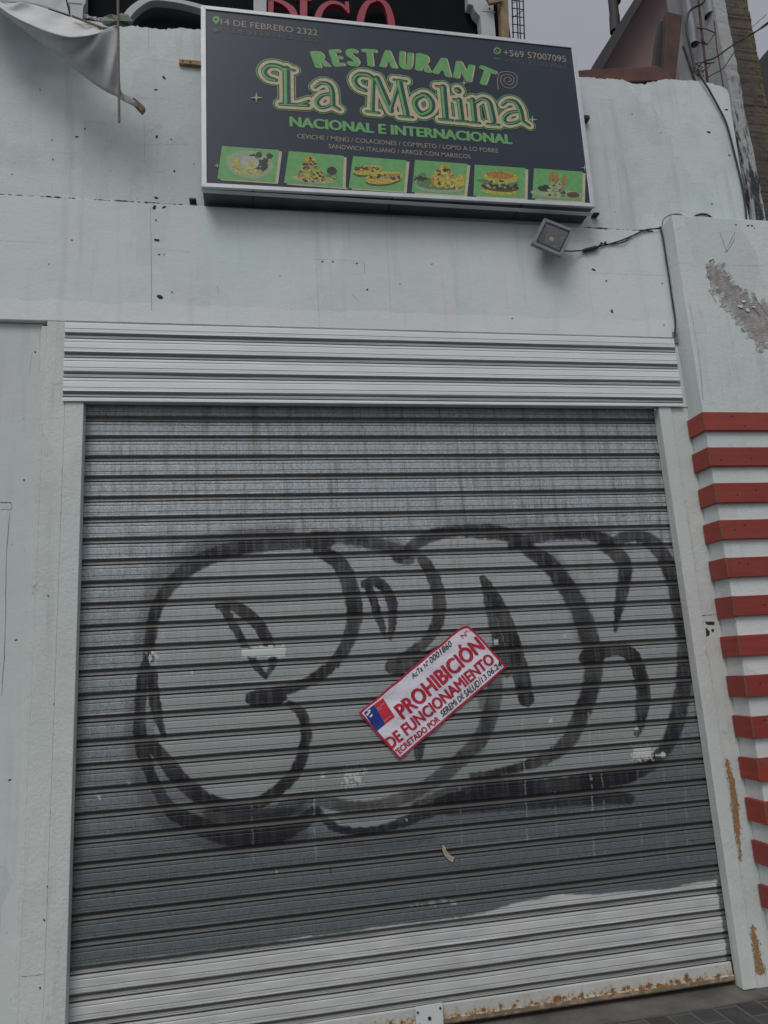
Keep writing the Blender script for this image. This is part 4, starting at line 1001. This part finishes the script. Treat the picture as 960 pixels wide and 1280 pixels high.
m_net=simple('green_net',(.16,.22,.17),.7,.4,40)
mb=MB(); vs=[]; 
for i,(a,b_) in enumerate([(126,27),(131,21),(139,18),(146,20),(152,17),(160,19),(166,26),(165,31),(154,34),(146,31),(136,33),(130,31)]): vs.append(P(a,b_,-.32+.03*math.sin(i*2)))
ctr=P(146,26,-.36); mb.add([ctr]+vs,[(0,i+1,(i+1)%len(vs)+1) for i in range(len(vs))],0,False)
o=mb.build('torn_net',m_net); so=o.modifiers.new('t','SOLIDIFY'); so.thickness=.003; tag(o,'crumpled green torn plastic caught behind the banner stick','netting')
mb=MB(); 
for q in [(112,22),(118,23),(122,25),(127,24),(108,20)]:
    c=P(q[0],q[1],-.29); clump(mb,(c.x,c.y,c.z),.010)
tag(mb.build('torn_paper',m_cloth2),'small whitish torn shreds on the batten left of the stick','scrap')

# ------------------------------------------------------------------ house behind, upper right
m,n,b=newmat('pink_render'); co=N(n,'ShaderNodeTexCoord').outputs['Object']
c_=mix(n,ramp(n,noise(n,1.2,6,.6,co),.3,.7),(.195,.135,.135,1),(.235,.165,.160,1)); n.links.new(c_,b.inputs['Base Color']); b.inputs['Roughness'].default_value=.85; bump(n,b,noise(n,20,4,.6,co),.3,.01); m_pink=m
m_eave=simple('dark_eave',(.042,.042,.044),.7,.2,5); m_beam=simple('red_brown_timber',(.115,.052,.042),.75,.3,10,bs=.5); m_beam2=simple('brown_board',(.085,.045,.034),.75,.3,10,bs=.5)
hs_=thing('gabled_house',P(800,60,2.0)*1.0,'pinkish brown gable wall with dark sloping eave rising behind the parapet','house')
mb=MB(); mb.prism(PL([(748,130),(748,90),(806,-2),(850,-72),(895,-70),(915,130)],2.0),(0,1.5,0)); mb.build('gable_wall',m_pink,hs_)
mb=MB(); mb.prism(PL([(739,88),(742,80),(796,-6),(840,-80),(855,-80),(803,0),(752,87)],1.75),(0,2.0,0)); mb.build('eave',m_eave,hs_)
mb=MB(); mb.tube([P(769,40,2.4),P(768,20,2.4)],.055,0,12); mb.tube([P(768,20,2.4),P(764,-20,2.4)],.05,0,12); mb.tube([P(768.5,3,2.4),P(768,0,2.4)],.065,0,12)
tag(mb.build('flue_pipe',m_eave),'dark round flue pipe sticking up behind the gable eave','chimney')
mb=MB(); mb.prism(PL([(722,88),(738,86.5),(800,83.5),(822,82),(835,90),(842,100),(722,104)],.06),(0,.10,0)); tag(mb.build('parapet_beam',m_beam,None,.004),'red brown timber beam lying on top of the white parapet','beam')
mb=MB(); mb.prism(PL([(834,14),(853,19),(849,60),(844,104),(829,104)],.12),(0,.05,0)); tag(mb.build('upright_board',m_beam2,None,.003),'wide brown board standing upright on the parapet beside the pipes','board')
mb=MB(); mb.prism(PL([(825,26),(831,25),(829,60),(825,95),(816,95),(821,50)],.19),(0,.04,0)); tag(mb.build('narrow_board',m_eave,None,.003),'narrow dark board standing behind the wide brown board','board')

# ------------------------------------------------------------------ neighbour wall, brick pier, service pipes
m,n,b=newmat('stained_plaster'); co=N(n,'ShaderNodeTexCoord').outputs['Object']
c_=mix(n,ramp(n,noise(n,3,6,.6,co),.3,.7),(.38,.40,.40,1),(.50,.52,.52,1))
z=N(n,'ShaderNodeSeparateXYZ'); n.links.new(co,z.inputs[0])
st=math_(n,'ADD',noise(n,1,8,.72,co,(22,10,4)),math_(n,'MULTIPLY',math_(n,'SUBTRACT',5.05,z.outputs[2]),.16))
c_=mix(n,ramp(n,st,.485,.57),c_,mix(n,noise(n,40,4),(.022,.026,.028,1),(.07,.075,.075,1)))
n.links.new(c_,b.inputs['Base Color']); b.inputs['Roughness'].default_value=.9; bump(n,b,noise(n,26,6,.7,co),.8,.02); m_stain=m
m,n,b=newmat('lichen_brick'); co=N(n,'ShaderNodeTexCoord').outputs['Object']
br=N(n,'ShaderNodeTexBrick'); mp=N(n,'ShaderNodeMapping'); mp.inputs['Rotation'].default_value=(R(90),0,0); n.links.new(co,mp.inputs[0]); n.links.new(mp.outputs[0],br.inputs['Vector'])
br.inputs['Color1'].default_value=(.105,.088,.075,1); br.inputs['Color2'].default_value=(.135,.112,.095,1); br.inputs['Mortar'].default_value=(.055,.047,.04,1)
br.inputs['Scale'].default_value=1; br.inputs['Brick Width'].default_value=.52; br.inputs['Row Height'].default_value=.38; br.inputs['Mortar Size'].default_value=.004; br.inputs['Mortar Smooth'].default_value=.4
x_=N(n,'ShaderNodeSeparateXYZ'); n.links.new(co,x_.inputs[0])
lich=ramp(n,math_(n,'ADD',noise(n,34,7,.75,co),math_(n,'MULTIPLY',math_(n,'SUBTRACT',x_.outputs[0],3.62),1.1)),.52,.60)
c_=mix(n,math_(n,'MULTIPLY',ramp(n,noise(n,11,7,.7,co),.5,.7),.8),br.outputs['Color'],(.045,.04,.036,1))
c_=mix(n,lich,c_,mix(n,noise(n,60,4),(.12,.10,.03,1),(.27,.22,.06,1)))
n.links.new(c_,b.inputs['Base Color']); b.inputs['Roughness'].default_value=.95; bump(n,b,noise(n,30,7,.75,co),1,.02); m_lich=m
NY=.28
xa=P(906,60,NY).x; xb=P(925,60,NY).x; xc=P(945,60,NY).x
def vline(px,py,Y): return P(px,py,Y)
npier=thing('brick_pier',(xb,NY,0),'tall weathered brick pier with yellow lichen and a stained white plaster edge','pier')
mb=MB(); zt=7.0
x0,x1,x2=P(902,60,NY).x,P(917,60,NY).x,P(947,60,NY).x
def rough_box(mb,xa_,xb_,ya,yb,z0,z1,nz,j):
    zs=np.linspace(z0,z1,nz); rr=[random.uniform(-j,j) for _ in zs]; r2=[random.uniform(-j,j) for _ in zs]; r3=[random.uniform(-j,j) for _ in zs]
    for i in range(nz-1):
        a=(xa_+rr[i]*.4,ya+r3[i],zs[i]); b2=(xb_+r2[i],ya+r3[i],zs[i]); c=(xb_+r2[i+1],ya+r3[i+1],zs[i+1]); d=(xa_+rr[i+1]*.4,ya+r3[i+1],zs[i+1])
        mb.poly([a,b2,c,d]); mb.poly([(a[0],yb,a[2]),a,d,(d[0],yb,d[2])]); mb.poly([b2,(b2[0],yb,b2[2]),(c[0],yb,c[2]),c])
    mb.poly([(xa_,ya,z1),(xb_,ya,z1),(xb_,yb,z1),(xa_,yb,z1)])
rough_box(mb,x0,x1,NY,.7,0,zt,160,.004); mb.build('plaster_edge',m_stain,npier)
mb=MB(); rough_box(mb,x1+.003,x2,NY+.01,.7,0,zt,420,.004); mb.build('brick_face',m_lich,npier)
mb=MB(); nx0=P(850,60,.62).x; mb.box(nx0,x0+.12,.60,.68,0,zt-.2); 
m_nwall=simple('grey_render',(.30,.31,.325),.85,.2,3,bs=.5,bd=.008)
tag(mb.build('neighbour_wall',m_nwall),'plain grey rendered wall behind the pipes, left of the brick pier','wall')
mb=MB(); mb.prism(PL([(948,76),(960,62),(1080,20),(1080,400),(950,400)],1.6),(0,.4,0)); tag(mb.build('far_roof',m_eave),'dark slanted roof edge at the far right behind the lichen pier','roof')
# pipes and brackets
m_pipe=simple('grey_pipe',(.24,.26,.285),.5,.15,10); m_rustp=simple('rusty_pipe',(.10,.055,.045),.85,.35,20,bs=.5)
mb=MB(); mb.tube([P(853,-60,.46),P(859,0,.46),P(866,36,.46),P(868,54,.46)],.028,0,16,False); mb.tube([P(868,53,.46),P(868.3,55.5,.46)],.033,0,16,False); tag(mb.build('conduit_pipe',m_pipe),'grey plastic conduit pipe hanging down beside the brown board','pipe')
def openpipe():
    mb=MB(); mb.tube([P(876,-60,.34),P(886,0,.34),P(888.5,20,.34)],.043,0,20,False); mb.tube([P(876,-60,.34),P(886,0,.34),P(888.5,20,.34)],.037,1,20,False); return mb
tag(openpipe().build('open_pipe',[m_pipe,m_black]),'thick grey pipe with an open dark end beside the brick pier','pipe')
mb=MB()
for q in ([(854,58),(862,82),(869,103)],[(871,-20),(877,40),(882,82),(885,106)],[(893,26),(896,60),(902,95),(904,108)]): mb.tube([P(a,b_,.26) for a,b_ in q],.0085 if q[0][0]!=893 else .004,0,8)
for q in ([(871,35),(882,36),(894,41)],[(872,52),(884,56),(894,41)],[(884,56),(876,49)],[(882,80),(893,78)],[(866,90),(880,88)]): mb.tube([P(a,b_,.25) for a,b_ in q],.0042,0,6)
tag(mb.build('rusty_bracket',m_rustp),'rusty lattice pipe bracket rising from the wall end below the open pipe','bracket')
cable('bent_black_cable',[(884,-20,.22),(880,2,.22),(868,9,.22),(861,16,.22),(858,30,.22),(860,48,.22),(864,64,.22),(868,84,.2),(873,94,.1)],.0085,'thick black cable bending down beside the grey conduit pipe')
cable('service_wire',[(1040,-40,-.1),(1000,0,.0),(960,28,.10),(944,40,.14),(915,57,.16),(894,72,.18),(878,78,.2),(870,90,.2)],.0055,'thick twisted service wire crossing in front of the pier','wire',group=None)
cable('thin_service_wire',[(1000,-10,.02),(960,30,.11),(936,44,.12),(920,62,.14),(905,84,.18),(893,92,.2),(882,98,.2)],.0034,'thinner wire sagging under the thick service wire','wire')
cable('upper_tie_wire',[(958,18,.13),(938,36,.13),(922,50,.14),(912,60,.15)],.0022,'hair thin wire above the thick service wire on the pier','wire')
cable('coiled_wire',[(869,80,.2),(878,84,.19),(872,88,.2),(880,90,.19),(871,93,.2),(880,95,.19),(874,98,.2),(866,84,.2),(875,78,.2),(888,80,.2),(878,90,.2)],.0028,'tangled coil of wire ends on the rusty bracket','wire',jit=.003)
cable('pier_stay_wire',[(960,190,.12),(955,186,.2),(948,182,.27)],.003,'short wire poking from the brick pier at the right edge','wire')
